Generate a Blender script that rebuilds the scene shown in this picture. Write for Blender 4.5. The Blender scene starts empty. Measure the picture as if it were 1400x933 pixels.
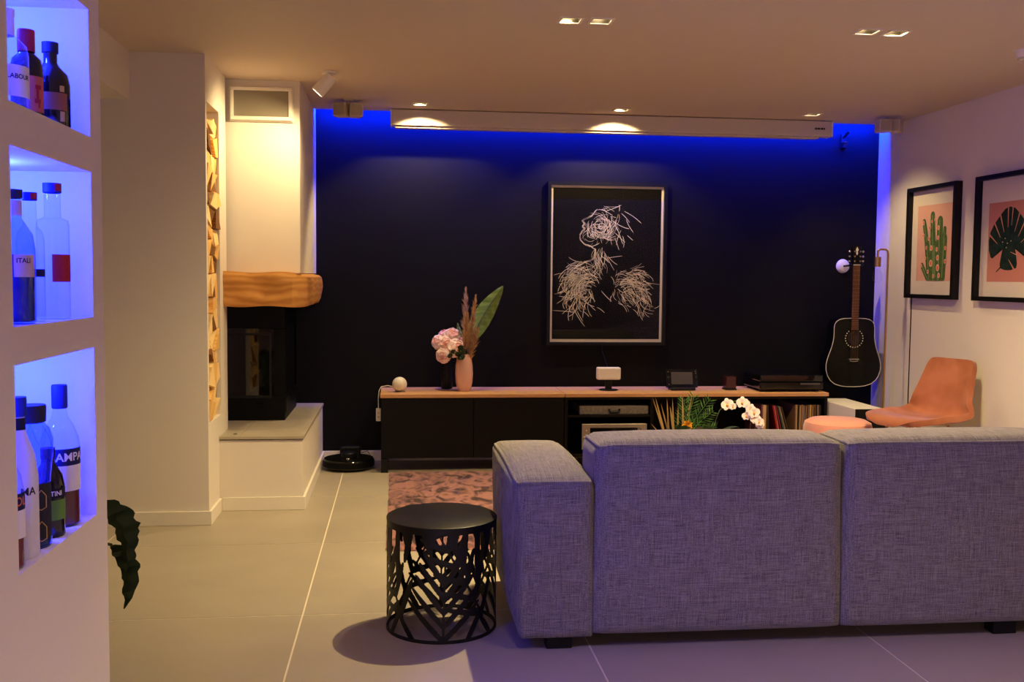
import bpy, bmesh, math, random
import numpy as np
from mathutils import Vector, Matrix

# ---------------------------------------------------------------- camera / world / exposure
SC = bpy.context.scene
COL = SC.collection
PI = math.pi
ZC, YB, XR = 2.36, 6.87, 3.42          # ceiling height, back wall, right wall
YC = 6.70                              # rear edge of the ceiling, before the light cove

cd = bpy.data.cameras.new('camera'); cam = bpy.data.objects.new('camera', cd); COL.objects.link(cam)
cd.sensor_width = 36.0; cd.lens = 35.0; cd.clip_start = 0.05
RM = Matrix(((0.9935605, -0.00202697, -0.11328468), (-0.11292207, 0.06418345, -0.99152866), (0.00928081, 0.99793606, 0.06354125)))
cam.matrix_world = Matrix.Translation((0, 0, 1.27)) @ RM.to_4x4()
SC.camera = cam

def lin(c):
    return tuple((x / 12.92 if x <= 0.04045 else ((x + 0.055) / 1.055) ** 2.4) for x in (v / 255 for v in c))

WORLD = bpy.data.worlds.new('dusk'); SC.world = WORLD; WORLD.use_nodes = True
bg = WORLD.node_tree.nodes['Background']; bg.inputs[0].default_value = (0.66, 0.50, 0.54, 1); bg.inputs[1].default_value = 5.5  # pinkish sky level set as fill through the added rear opening

SC.view_settings.view_transform = 'Standard'; SC.view_settings.look = 'None'
SC.view_settings.gamma = 1.0; SC.view_settings.exposure = 0.0; SC.view_settings.use_curve_mapping = False
SC.cycles.use_denoising = True; SC.cycles.max_bounces = 8; SC.cycles.diffuse_bounces = 5
SC.cycles.caustics_reflective = False; SC.cycles.caustics_refractive = False
SC.cycles.sample_clamp_indirect = 4.0

WARM = (1.0, 0.75, 0.36)
P_DOWN = 320.0        # recessed room downlights (W)
P_WALL = 72.0        # recessed wall washers (W)
P_SPOT = 40.0        # chimney spot (W)
P_FILL = 45.0        # added unseen fill downlights behind the camera
PINKISH = (1.0, 0.72, 0.70)   # tint of the added fill lamps behind the viewpoint
PASSAGE = (1.0, 0.86, 0.42)  # tint of the added fill lamp over the passage
BLUE = (0.0, 0.012, 1.0)
E_STRIP = 2300.0       # cove strip emission strength
NICHE_COL = (0.006, 0.014, 1.0)
P_NICHE = 42.0

# ---------------------------------------------------------------- helpers
class MB:
    def __init__(s): s.v = []; s.f = []
    def add(s, vs, fs):
        o = len(s.v); s.v += [tuple(v) for v in vs]; s.f += [tuple(i + o for i in f) for f in fs]; return s
    def box(s, x0, x1, y0, y1, z0, z1):
        return s.add([(x0,y0,z0),(x1,y0,z0),(x1,y1,z0),(x0,y1,z0),(x0,y0,z1),(x1,y0,z1),(x1,y1,z1),(x0,y1,z1)],
                     [(0,3,2,1),(4,5,6,7),(0,1,5,4),(1,2,6,5),(2,3,7,6),(3,0,4,7)])
    def lathe(s, prof, seg=28, c=(0,0,0), a0=0.0, a1=2*PI, axis='Z'):
        full = abs(a1 - a0 - 2*PI) < 1e-6; n = seg if full else seg + 1
        vs = []
        for r, z in prof:
            for k in range(n):
                a = a0 + (a1 - a0) * k / seg
                p = (r*math.cos(a), r*math.sin(a), z)
                if axis == 'Y': p = (p[0], -p[2], p[1])
                if axis == 'X': p = (p[2], p[0], p[1])
                vs.append((c[0]+p[0], c[1]+p[1], c[2]+p[2]))
        fs = []
        for i in range(len(prof) - 1):
            for k in range(seg):
                a, b = i*n + k, i*n + (k+1) % n
                fs.append((a, b, b + n, a + n))
        return s.add(vs, fs)
    def tube(s, path, r, seg=8, cap=True):
        P = [Vector(p) for p in path]; R = r if isinstance(r, (list, tuple)) else [r]*len(P)
        vs, fs = [], []; up = None
        for i, p in enumerate(P):
            t = (P[min(i+1, len(P)-1)] - P[max(i-1, 0)]).normalized()
            if up is None:
                up = Vector((0,0,1)) if abs(t.z) < 0.9 else Vector((1,0,0))
            up = (up - t*up.dot(t)).normalized(); sd = t.cross(up)
            for k in range(seg):
                a = 2*PI*k/seg
                vs.append(p + (up*math.cos(a) + sd*math.sin(a))*R[i])
        for i in range(len(P)-1):
            for k in range(seg):
                a, b = i*seg + k, i*seg + (k+1) % seg
                fs.append((a, b, b+seg, a+seg))
        if cap:
            fs.append(tuple(range(seg))[::-1]); fs.append(tuple(range((len(P)-1)*seg, len(P)*seg)))
        return s.add(vs, fs)
    def prism(s, poly, fn, d0, d1):
        # poly of 2-D points, fn(a, b, d) -> 3-D
        n = len(poly); vs = [fn(a, b, d0) for a, b in poly] + [fn(a, b, d1) for a, b in poly]
        fs = [tuple(range(n))[::-1], tuple(range(n, 2*n))] + [(i, (i+1) % n, n+(i+1) % n, n+i) for i in range(n)]
        return s.add(vs, fs)
    def sphere(s, c, r, u=16, v=10, sc=(1,1,1)):
        vs = [(c[0], c[1], c[2]-r*sc[2])]; fs = []
        for i in range(1, v):
            ph = -PI/2 + PI*i/v
            for k in range(u):
                a = 2*PI*k/u
                vs.append((c[0]+r*sc[0]*math.cos(ph)*math.cos(a), c[1]+r*sc[1]*math.cos(ph)*math.sin(a), c[2]+r*sc[2]*math.sin(ph)))
        vs.append((c[0], c[1], c[2]+r*sc[2])); N = len(vs)-1
        for k in range(u):
            fs.append((0, 1+(k+1) % u, 1+k)); fs.append((N, N-u+k, N-u+(k+1) % u))
        for i in range(v-2):
            for k in range(u):
                a, b = 1+i*u+k, 1+i*u+(k+1) % u
                fs.append((a, b, b+u, a+u))
        return s.add(vs, fs)
    def grid(s, fn, nu, nv):
        vs = [fn(i/nu, j/nv) for i in range(nu+1) for j in range(nv+1)]
        fs = [(i*(nv+1)+j, (i+1)*(nv+1)+j, (i+1)*(nv+1)+j+1, i*(nv+1)+j+1) for i in range(nu) for j in range(nv)]
        return s.add(vs, fs)
    def mesh(s, name, mat, smooth=False):
        me = bpy.data.meshes.new(name); me.from_pydata(s.v, [], s.f)
        b = bmesh.new(); b.from_mesh(me); bmesh.ops.recalc_face_normals(b, faces=b.faces); b.to_mesh(me); b.free()
        me.materials.append(mat)
        if smooth:
            me.polygons.foreach_set('use_smooth', [True]*len(me.polygons)); me.set_sharp_from_angle(angle=math.radians(40))
        return me
    def build(s, name, mat, parent=None, smooth=False, loc=None, bevel=0, solid=0):
        return link(name, s.mesh(name, mat, smooth), parent, loc, bevel, solid)

def link(name, me, parent=None, loc=None, bevel=0, solid=0):
    o = bpy.data.objects.new(name, me); COL.objects.link(o)
    if parent: o.parent = parent
    if loc: o.location = loc
    if bevel:
        m = o.modifiers.new('bevel', 'BEVEL'); m.width = bevel; m.segments = 2; m.limit_method = 'ANGLE'; m.angle_limit = math.radians(35)
    if solid:
        m = o.modifiers.new('solid', 'SOLIDIFY'); m.thickness = solid; m.offset = 0
    return o

def thing(name, label, cat, loc=(0,0,0), rz=0, group=None):
    o = bpy.data.objects.new(name, None); COL.objects.link(o); o.empty_display_size = 0.05
    o.location = loc; o.rotation_euler = (0, 0, rz)
    return tag(o, label, cat, group)

def tag(o, label, cat, group=None):
    o['label'] = label; o['category'] = cat
    if group: o['group'] = group
    return o

def struct(o):
    o['kind'] = 'structure'; return o

# ---------------------------------------------------------------- materials
def mat(name, col, rough=0.5, metal=0.0, spec=0.5, bump=None, var=None, emit=None, coat=0.0, sheen=0.0, trans=0.0, raw=False, stretch=None):
    m = bpy.data.materials.new(name); m.use_nodes = True; nt = m.node_tree; p = nt.nodes['Principled BSDF']
    c = col if raw else lin(col)
    p.inputs['Base Color'].default_value = (*c, 1); p.inputs['Roughness'].default_value = rough; p.inputs['Metallic'].default_value = metal
    p.inputs['Specular IOR Level'].default_value = spec; p.inputs['Coat Weight'].default_value = coat; p.inputs['Sheen Weight'].default_value = sheen
    if sheen: p.inputs['Sheen Roughness'].default_value = 0.4
    p.inputs['Transmission Weight'].default_value = trans
    if emit: p.inputs['Emission Color'].default_value = (*emit[0], 1); p.inputs['Emission Strength'].default_value = emit[1]
    tc = None
    if var or bump:
        tc = nt.nodes.new('ShaderNodeTexCoord'); mp = nt.nodes.new('ShaderNodeMapping'); nt.links.new(tc.outputs['Object'], mp.inputs['Vector'])
        if stretch: mp.inputs['Scale'].default_value = stretch
    if var:     # (scale, second colour, detail)
        n = nt.nodes.new('ShaderNodeTexNoise'); n.inputs['Scale'].default_value = var[0]; n.inputs['Detail'].default_value = var[2] if len(var) > 2 else 4
        nt.links.new(mp.outputs[0], n.inputs['Vector'])
        r = nt.nodes.new('ShaderNodeValToRGB'); lo, hi = (var[3] if len(var) > 3 else (0.35, 0.65))
        r.color_ramp.elements[0].position = lo; r.color_ramp.elements[1].position = hi
        r.color_ramp.elements[0].color = (*c, 1); r.color_ramp.elements[1].color = (*lin(var[1]), 1)
        nt.links.new(n.outputs[0], r.inputs[0]); nt.links.new(r.outputs[0], p.inputs['Base Color'])
    if bump:    # (scale, strength, distance)
        n = nt.nodes.new('ShaderNodeTexNoise'); n.inputs['Scale'].default_value = bump[0]; n.inputs['Detail'].default_value = 5
        nt.links.new(mp.outputs[0], n.inputs['Vector'])
        b = nt.nodes.new('ShaderNodeBump'); b.inputs['Strength'].default_value = bump[1]; b.inputs['Distance'].default_value = bump[2]
        nt.links.new(n.outputs[0], b.inputs['Height']); nt.links.new(b.outputs[0], p.inputs['Normal'])
    return m

def glass_mat(name, tint=(1,1,1), rough=0.02, ior=1.45):
    m = bpy.data.materials.new(name); m.use_nodes = True; nt = m.node_tree; nt.nodes.clear()
    o = nt.nodes.new('ShaderNodeOutputMaterial'); mx = nt.nodes.new('ShaderNodeMixShader'); fr = nt.nodes.new('ShaderNodeLayerWeight'); pw = nt.nodes.new('ShaderNodeMath'); ma = nt.nodes.new('ShaderNodeMath')
    t = nt.nodes.new('ShaderNodeBsdfTransparent'); g = nt.nodes.new('ShaderNodeBsdfGlossy')
    f0 = ((ior-1)/(ior+1))**2; fr.inputs['Blend'].default_value = 0.5; pw.operation = 'POWER'; pw.inputs[1].default_value = 5.0
    ma.operation = 'MULTIPLY_ADD'; ma.inputs[1].default_value = 1-f0; ma.inputs[2].default_value = f0
    nt.links.new(fr.outputs['Facing'], pw.inputs[0]); nt.links.new(pw.outputs[0], ma.inputs[0]); t.inputs['Color'].default_value = (*tint, 1); g.inputs['Roughness'].default_value = rough
    nt.links.new(ma.outputs[0], mx.inputs[0]); nt.links.new(t.outputs[0], mx.inputs[1]); nt.links.new(g.outputs[0], mx.inputs[2]); nt.links.new(mx.outputs[0], o.inputs[0])
    return m

def weave_mat(name, c0, c1, fine=420):
    m = bpy.data.materials.new(name); m.use_nodes = True; nt = m.node_tree; p = nt.nodes['Principled BSDF']
    p.inputs['Roughness'].default_value = 0.9; p.inputs['Specular IOR Level'].default_value = 0.15; p.inputs['Sheen Weight'].default_value = 0.15
    tc = nt.nodes.new('ShaderNodeTexCoord'); outs = []
    for sc in ((14, fine, fine), (fine, 14, 14), (fine*0.9, fine*0.9, fine*0.9)):
        mp = nt.nodes.new('ShaderNodeMapping'); mp.inputs['Scale'].default_value = sc; nt.links.new(tc.outputs['Object'], mp.inputs['Vector'])
        n = nt.nodes.new('ShaderNodeTexNoise'); n.inputs['Scale'].default_value = 1.0; n.inputs['Detail'].default_value = 3; nt.links.new(mp.outputs[0], n.inputs['Vector'])
        outs.append(n.outputs[0])
    a = nt.nodes.new('ShaderNodeMath'); a.operation = 'ADD'; nt.links.new(outs[0], a.inputs[0]); nt.links.new(outs[1], a.inputs[1])
    b = nt.nodes.new('ShaderNodeMath'); b.operation = 'ADD'; nt.links.new(a.outputs[0], b.inputs[0]); nt.links.new(outs[2], b.inputs[1])
    d = nt.nodes.new('ShaderNodeMath'); d.operation = 'MULTIPLY'; d.inputs[1].default_value = 1/3; nt.links.new(b.outputs[0], d.inputs[0])
    r = nt.nodes.new('ShaderNodeValToRGB'); r.color_ramp.elements[0].position = 0.38; r.color_ramp.elements[1].position = 0.62
    r.color_ramp.elements[0].color = (*lin(c0), 1); r.color_ramp.elements[1].color = (*lin(c1), 1)
    nt.links.new(d.outputs[0], r.inputs[0]); nt.links.new(r.outputs[0], p.inputs['Base Color'])
    bp = nt.nodes.new('ShaderNodeBump'); bp.inputs['Strength'].default_value = 0.35; bp.inputs['Distance'].default_value = 0.002
    nt.links.new(d.outputs[0], bp.inputs['Height']); nt.links.new(bp.outputs[0], p.inputs['Normal'])
    return m

def wood_mat(name, c0, c1, scale=(2, 2, 2), rings=6.0, rough=0.5, dist=4.0, band='Y'):
    m = bpy.data.materials.new(name); m.use_nodes = True; nt = m.node_tree; p = nt.nodes['Principled BSDF']
    p.inputs['Roughness'].default_value = rough; p.inputs['Specular IOR Level'].default_value = 0.3
    tc = nt.nodes.new('ShaderNodeTexCoord'); mp = nt.nodes.new('ShaderNodeMapping'); mp.inputs['Scale'].default_value = scale
    nt.links.new(tc.outputs['Object'], mp.inputs['Vector'])
    w = nt.nodes.new('ShaderNodeTexWave'); w.bands_direction = band; w.inputs['Scale'].default_value = rings; w.inputs['Distortion'].default_value = dist; w.inputs['Detail'].default_value = 3; w.inputs['Detail Scale'].default_value = 1.2
    nt.links.new(mp.outputs[0], w.inputs['Vector'])
    r = nt.nodes.new('ShaderNodeValToRGB'); r.color_ramp.elements[0].color = (*lin(c0), 1); r.color_ramp.elements[1].color = (*lin(c1), 1)
    nt.links.new(w.outputs[0], r.inputs[0]); nt.links.new(r.outputs[0], p.inputs['Base Color'])
    b = nt.nodes.new('ShaderNodeBump'); b.inputs['Strength'].default_value = 0.15; b.inputs['Distance'].default_value = 0.003
    nt.links.new(w.outputs[0], b.inputs['Height']); nt.links.new(b.outputs[0], p.inputs['Normal'])
    return m

M = {}
M['wall'] = mat('white_paint', (222, 214, 204), 0.75, spec=0.2, bump=(90, 0.05, 0.002))
M['ceil'] = mat('ceiling_paint', (206, 190, 176), 0.65, spec=0.25, bump=(60, 0.04, 0.002))
M['dark'] = mat('charcoal_wall_paint', (13, 12, 12), 0.6, spec=0.12, bump=(80, 0.05, 0.002))
M['trim'] = mat('trim_white', (225, 218, 206), 0.5, spec=0.3)
M['tile'] = mat('floor_tile', (158, 148, 132), 0.42, spec=0.4, var=(2.2, (168, 158, 141), 9, (0.25, 0.75)), bump=(30, 0.04, 0.002), stretch=(1, 1.6, 1))
M['grout'] = mat('grout', (222, 212, 192), 0.8, spec=0.2)
M['hearth'] = mat('hearth_tile', (176, 166, 150), 0.4, spec=0.4, var=(6, (160, 150, 134), 6))
M['black'] = mat('black_satin', (10, 10, 10), 0.45, spec=0.25)
M['blackm'] = mat('black_powder_metal', (11, 10, 12), 0.45, spec=0.3, bump=(400, 0.1, 0.001))
M['blackwood'] = mat('black_brown_veneer', (11, 9, 9), 0.5, spec=0.15, var=(4, (15, 12, 11), 6), stretch=(1, 1, 12))
M['gloss'] = mat('black_gloss', (10, 10, 12), 0.12, spec=0.5)
M['soot'] = mat('black_steel', (5, 5, 5), 0.5, spec=0.12)
M['oak'] = wood_mat('oak_top', (196, 146, 96), (212, 166, 116), scale=(0.6, 9, 9), rings=3.0, rough=0.5, dist=5)
M['beam'] = wood_mat('rustic_oak', (184, 124, 60), (206, 150, 82), scale=(.6, .6, 1.6), rings=5.0, rough=0.6, dist=8, band='Z')
M['log'] = wood_mat('split_log', (222, 168, 88), (240, 200, 128), scale=(3, 9, 9), rings=3.0, rough=0.8, dist=8)
M['log2'] = wood_mat('split_log_pale', (236, 196, 126), (248, 220, 162), scale=(3, 9, 9), rings=3.0, rough=0.8, dist=8)
M['log3'] = wood_mat('split_log_bark', (92, 58, 30), (136, 90, 46), scale=(3, 14, 14), rings=4.0, rough=0.9, dist=9)
M['sofa'] = weave_mat('grey_weave', (68, 64, 65), (140, 134, 131))
M['velvet'] = mat('rust_velvet', (156, 92, 62), 0.75, spec=0.2, sheen=0.5, var=(6, (178, 110, 78), 3))
M['blush'] = mat('blush_velvet', (226, 158, 132), 0.8, spec=0.2, sheen=0.5)
M['brass'] = mat('brass', (190, 148, 78), 0.3, metal=1.0)
M['white'] = mat('white_plastic', (228, 222, 214), 0.4)
M['cream'] = mat('cream_plastic', (196, 182, 160), 0.45)
M['screenw'] = mat('screen_case_white', (196, 184, 176), 0.35, spec=0.5)
M['silver'] = mat('silver_fascia', (170, 160, 146), 0.35, metal=0.6)
M['lamp_in'] = mat('lamp_reflector', (70, 62, 48), 0.35, metal=0.6)
M['emit'] = mat('lamp_glow', (255, 230, 190), 0.5, emit=((1.0, 0.80, 0.50), 26.0))
M['strip'] = mat('blue_led_strip', (20, 20, 255), 0.5, emit=(BLUE, E_STRIP))
M['felt'] = mat('grey_felt', (112, 104, 98), 0.95, spec=0.1, bump=(200, 0.4, 0.002), var=(60, (134, 126, 118), 4))
M['pinkcer'] = mat('pink_ceramic', (230, 184, 164), 0.3, spec=0.5)
M['leafd'] = mat('dark_green_leaf', (32, 56, 30), 0.45, spec=0.4)
M['leafm'] = mat('green_leaf', (54, 92, 40), 0.45, spec=0.4, var=(14, (80, 120, 52), 3))
M['leafb'] = mat('banana_leaf', (86, 118, 48), 0.4, spec=0.4, var=(9, (116, 142, 66), 2), stretch=(1, 1, 5))
M['pampas'] = mat('pampas_tan', (206, 170, 126), 0.9, spec=0.1, var=(40, (186, 146, 108), 2))
M['pampas2'] = mat('pampas_mauve', (196, 164, 150), 0.9, spec=0.1)
M['petal'] = mat('peony_petal', (252, 226, 224), 0.6, spec=0.2)
M['petal2'] = mat('peony_heart', (240, 178, 172), 0.6, spec=0.2)
M['orchid'] = mat('orchid_petal', (244, 236, 222), 0.5, spec=0.3)
M['yellow'] = mat('yellow_flower', (226, 158, 40), 0.5, spec=0.3)
M['reed'] = mat('reed_blade', (152, 116, 74), 0.7, spec=0.2, var=(12, (126, 104, 58), 3))
M['pot'] = mat('dark_pot', (48, 44, 42), 0.5)
M['stemg'] = mat('plant_stem', (70, 84, 44), 0.6)
M['paper'] = mat('print_paper', (232, 222, 208), 0.7, spec=0.2)
M['mount'] = mat('picture_mount', (226, 214, 198), 0.8, spec=0.15)
M['blackprint'] = mat('black_print', (9, 8, 8), 0.7, spec=0.1)
M['stroke'] = mat('pale_ink', (238, 226, 196), 0.7, spec=0.1)
M['pinkprint'] = mat('pink_print', (226, 172, 152), 0.7, spec=0.15)
M['pinkprint2'] = mat('salmon_print', (206, 136, 118), 0.7, spec=0.15)
M['cactus'] = mat('cactus_print', (66, 92, 50), 0.7, spec=0.15, var=(120, (92, 116, 66), 2))
M['cactus2'] = mat('cactus_print_light', (128, 146, 88), 0.7, spec=0.15)
M['flowerp'] = mat('flower_print', (226, 120, 104), 0.7, spec=0.15)
M['flowerc'] = mat('flower_print_pale', (240, 196, 170), 0.7, spec=0.15)
M['monst'] = mat('monstera_print', (22, 40, 34), 0.6, spec=0.2, var=(30, (34, 58, 46), 3))
M['glass'] = glass_mat('clear_glass', (0.97, 0.98, 1.0))
M['pane'] = glass_mat('picture_glass', (0.98, 0.98, 0.98), 0.0, 1.35)
M['tintglass'] = glass_mat('blue_tint_glass', (0.55, 0.68, 0.98))
M['reflpane'] = mat('glass_reflection_tone', (128, 120, 106), 0.05, spec=0.8)  # base lightened to stand in for a ceiling reflection in the pane
M['firepane'] = mat('fire_glass', (8, 7, 7), 0.04, spec=0.6)
M['guitar'] = mat('guitar_black', (5, 5, 6), 0.2, spec=0.25)
M['fret'] = mat('fretboard', (112, 72, 44), 0.5, var=(30, (92, 56, 34), 3), stretch=(1, 1, 0.15))
M['metal'] = mat('steel', (190, 186, 180), 0.25, metal=1.0)
M['ivory'] = mat('ivory', (232, 222, 200), 0.5)

def rug_mat():
    m = mat('pink_rug', (196, 124, 104), 0.95, spec=0.05, bump=(260, 0.6, 0.004), sheen=0.3)
    nt = m.node_tree; p = nt.nodes['Principled BSDF']
    tc = nt.nodes.new('ShaderNodeTexCoord'); mp = nt.nodes.new('ShaderNodeMapping'); mp.inputs['Scale'].default_value = (9, 5, 1)
    n = nt.nodes.new('ShaderNodeTexNoise'); n.inputs['Scale'].default_value = 1.3; n.inputs['Detail'].default_value = 6; n.inputs['Distortion'].default_value = 1.2
    nt.links.new(tc.outputs['Object'], mp.inputs[0]); nt.links.new(mp.outputs[0], n.inputs['Vector'])
    r = nt.nodes.new('ShaderNodeValToRGB'); r.color_ramp.elements[0].position = 0.38; r.color_ramp.elements[1].position = 0.56
    r.color_ramp.elements[0].color = (*lin((58, 36, 38)), 1); r.color_ramp.elements[1].color = (*lin((150, 104, 98)), 1)
    nt.links.new(n.outputs[0], r.inputs[0]); nt.links.new(r.outputs[0], p.inputs['Base Color'])
    return m
M['rug'] = rug_mat()

def text_mesh(txt, size, bold=False):
    cu = bpy.data.curves.new('lettering', 'FONT'); cu.body = txt; cu.size = size; cu.align_x = 'CENTER'; cu.align_y = 'CENTER'; cu.resolution_u = 3
    if bold: cu.offset = size*0.02
    o = bpy.data.objects.new('lettering', cu); COL.objects.link(o)
    bpy.context.view_layer.update()
    me = bpy.data.meshes.new_from_object(o.evaluated_get(bpy.context.evaluated_depsgraph_get()))
    vs = [v.co.copy() for v in me.vertices]; fs = [tuple(p.vertices) for p in me.polygons]
    bpy.data.objects.remove(o); bpy.data.curves.remove(cu); bpy.data.meshes.remove(me)
    return vs, fs

# ================================================================= STRUCTURE
STEP, GX, GY = 1.0145, -0.355, 4.738
FX0, FX1, FY0, FY1 = -3.3, XR + 0.02, -2.6, YB + 0.02
fl = struct(MB().box(FX0, FX1, FY0, FY1, -0.06, -0.0012).build('floor', M['grout']))
g = 0.0032
xs = [FX0] + [GX + STEP*k for k in range(-2, 4) if FX0 < GX + STEP*k < FX1] + [FX1]
ys = [FY0] + [GY + STEP*k for k in range(-8, 4) if FY0 < GY + STEP*k < FY1] + [FY1]
for i in range(len(xs)-1):
    for j in range(len(ys)-1):
        MB().box(xs[i]+g, xs[i+1]-g, ys[j]+g, ys[j+1]-g, -0.003, 0.0).build('tile', M['tile'], fl)

DOWN = [(0.72, 4.23), (0.85, 4.225), (2.035, 4.23), (2.17, 4.235)]
WASH = [(0.131, 6.385), (1.425, 6.385), (2.70, 6.36)]
FILL_DOWN = [(0.5, 1.0), (2.2, 1.0), (1.4, -1.2), (-1.9, 3.2)]  # unseen downlights added as fill light
HS = 0.040
holes = [(x, y, HS) for x, y in DOWN + FILL_DOWN] + [(x, y, HS) for x, y in WASH]
cx_ = sorted(set([FX0, FX1] + [round(x + s*h, 5) for x, y, h in holes for s in (-1, 1)]))
cy_ = sorted(set([FY0, YC] + [round(y + s*h, 5) for x, y, h in holes for s in (-1, 1)]))
m = MB()
for i in range(len(cx_)-1):
    for j in range(len(cy_)-1):
        mx, my = (cx_[i]+cx_[i+1])/2, (cy_[j]+cy_[j+1])/2
        if any(abs(mx-x) < h and abs(my-y) < h for x, y, h in holes): continue
        m.add([(cx_[i], cy_[j], ZC), (cx_[i], cy_[j+1], ZC), (cx_[i+1], cy_[j+1], ZC), (cx_[i+1], cy_[j], ZC)], [(0, 1, 2, 3)])
m.add([(FX0, YC, ZC), (FX1, YC, ZC), (FX1, YC, ZC+.08), (FX0, YC, ZC+.08)], [(0, 1, 2, 3)])
m.add([(FX0, FY0, ZC+.08), (FX0, YC, ZC+.08), (FX1, YC, ZC+.08), (FX1, FY0, ZC+.08)], [(0, 1, 2, 3)])
struct(m.build('ceiling', M['ceil']))
struct(MB().box(FX0, FX1, YC-.3, YB+.1, 2.56, 2.62).build('ceiling_cove', M['ceil']))

struct(MB().box(-1.6, FX1+.1, YB, YB+.12, -.06, 2.56).build('wall_back', M['dark']))
struct(MB().box(XR, XR+.12, FY0, YB, -.06, 2.56).build('wall_right', M['wall']))
struct(MB().box(FX0-.12, FX0, FY0, YB, -.06, 2.56).build('wall_far_left', M['wall']))
m = MB()      # wall behind the camera with a wide opening added to let soft fill light in
m.box(FX0, -1.5, FY0-.12, FY0, -.06, 2.56).box(.3, FX1, FY0-.12, FY0, -.06, 2.56).box(-1.5, .3, FY0-.12, FY0, 2.15, 2.56)
struct(m.build('wall_rear', M['wall']))
m = MB()
for x in (-1.5, -.63, .24): m.box(x, x+.06, FY0-.08, FY0-.02, 0, 2.15)
m.box(-1.5, .3, FY0-.08, FY0-.02, 2.09, 2.15).box(-1.5, .3, FY0-.08, FY0-.02, 0, .05)
struct(m.build('fill_opening_frame', M['black']))  # frame of the added fill-light opening

# left wall with the lit bottle niches
PX, PB, N0, N1, PEND = -0.65, -1.05, 1.775, 2.22, 2.297
NZ = [(0.749, 1.112), (1.178, 1.485), (1.560, 1.825)]
m = MB()
m.box(PB, PX, -1.2, N0, 0, ZC).box(PB, PX, N1, PEND, 0, ZC).box(PB, -1.0, N0, N1, 0, ZC)
zz = [0] + [z for p_ in NZ for z in p_] + [ZC]
for k in range(0, len(zz), 2): m.box(-1.0, PX, N0, N1, zz[k], zz[k+1])
struct(m.build('wall_left', M['wall']))

# column with the log niche, and the wall running left behind the pier
CX, CY0, CY1 = -0.955, 5.14, 5.72
LN0, LN1, LZ0, LZ1 = 5.172, 5.512, 0.515, 2.135
m = MB()
m.box(FX0, -1.26, CY0, CY1, 0, ZC).box(-1.26, CX, CY0, CY1, 0, LZ0).box(-1.26, CX, CY0, CY1, LZ1, ZC)
m.box(-1.26, CX, CY0, LN0, LZ0, LZ1).box(-1.26, CX, LN1, CY1, LZ0, LZ1)
struct(m.build('wall_column', M['wall']))
struct(MB().box(FX0, -1.315, -1.2, CY0, 2.128, ZC).build('trim_1', M['wall']))          # lowered ceiling beam
# chimney breast
struct(MB().box(-1.6, -0.555, 5.77, YB, 1.285, ZC+.12).build('wall_chimney', M['wall']))
# hearth bench
hb = struct(MB().box(-1.6, -0.515, 5.447, YB, 0, 0.385).build('wall_hearth', M['wall']))
for x0, x1, y0, y1 in ((-1.6, -0.848, 5.437, YB), (-0.846, -0.508, 5.437, YB)):
    MB().box(x0, x1, y0, y1, 0.388, 0.402).build('tile', M['hearth'], hb)
MB().lathe([(0, .4035), (.011, .4035), (.011, .40)], 14, (-.885, 5.53, 0)).build('drain_cover', M['metal'], hb)
MB().box(-1.6, -0.513, 5.442, YB, 0.383, 0.390).build('joint', M['soot'], hb)
# baseboards
BH, BT = 0.072, 0.014
struct(MB().box(FX0, CX+BT, CY0-BT, CY0, 0, BH).build('baseboard_column', M['trim'], bevel=.002))
struct(MB().box(CX, CX+BT, CY0, 5.447-BT, 0, BH).build('baseboard_column_side', M['trim'], bevel=.002))
struct(MB().box(CX+BT, -.515+BT, 5.447-BT, 5.447, 0, BH).build('baseboard_hearth', M['trim'], bevel=.002))
struct(MB().box(-.515, -.515+BT, 5.447, YB, 0, BH).build('baseboard_hearth_side', M['trim'], bevel=.002))
struct(MB().box(-.515+BT, XR, YB-BT, YB, 0, BH).build('baseboard_back', M['trim'], bevel=.002))
struct(MB().box(XR-BT, XR, FY0, YB-BT, 0, BH).build('baseboard_right', M['trim'], bevel=.002))
# small framed window high on the chimney breast
w = struct(MB().box(-.938, -.588, 5.755, 5.77, 2.128, 2.322).build('window_1', M['trim'], bevel=.003))
m = MB()
m.box(-.932, -.594, 5.742, 5.756, 2.298, 2.316).box(-.932, -.594, 5.742, 5.756, 2.134, 2.155).box(-.932, -.914, 5.742, 5.756, 2.155, 2.298).box(-.614, -.594, 5.742, 5.756, 2.155, 2.298)
m.build('window_frame', M['trim'], w, bevel=.003)
MB().box(-.914, -.614, 5.751, 5.7545, 2.155, 2.298).build('pane', M['reflpane'], w)
# cove strip light
st = MB().box(-.54, XR-.01, YC+.0005, YC+.002, 2.392, 2.404).build('led_strip', M['strip'])
tag(st, 'blue light strip hidden in the ceiling slot along the dark wall', 'light strip')

# ================================================================= LIGHT FITTINGS
def spot_light(name, parent, loc, aim, power, angle, blend=0.5, radius=0.02, color=WARM):
    l = bpy.data.lights.new(name, 'SPOT'); l.energy = power; l.color = color; l.spot_size = math.radians(angle); l.spot_blend = blend; l.shadow_soft_size = radius
    o = bpy.data.objects.new(name, l); COL.objects.link(o); o.parent = parent; o.location = loc
    o.rotation_euler = (Vector(aim)).to_track_quat('-Z', 'Y').to_euler()
    return o

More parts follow.
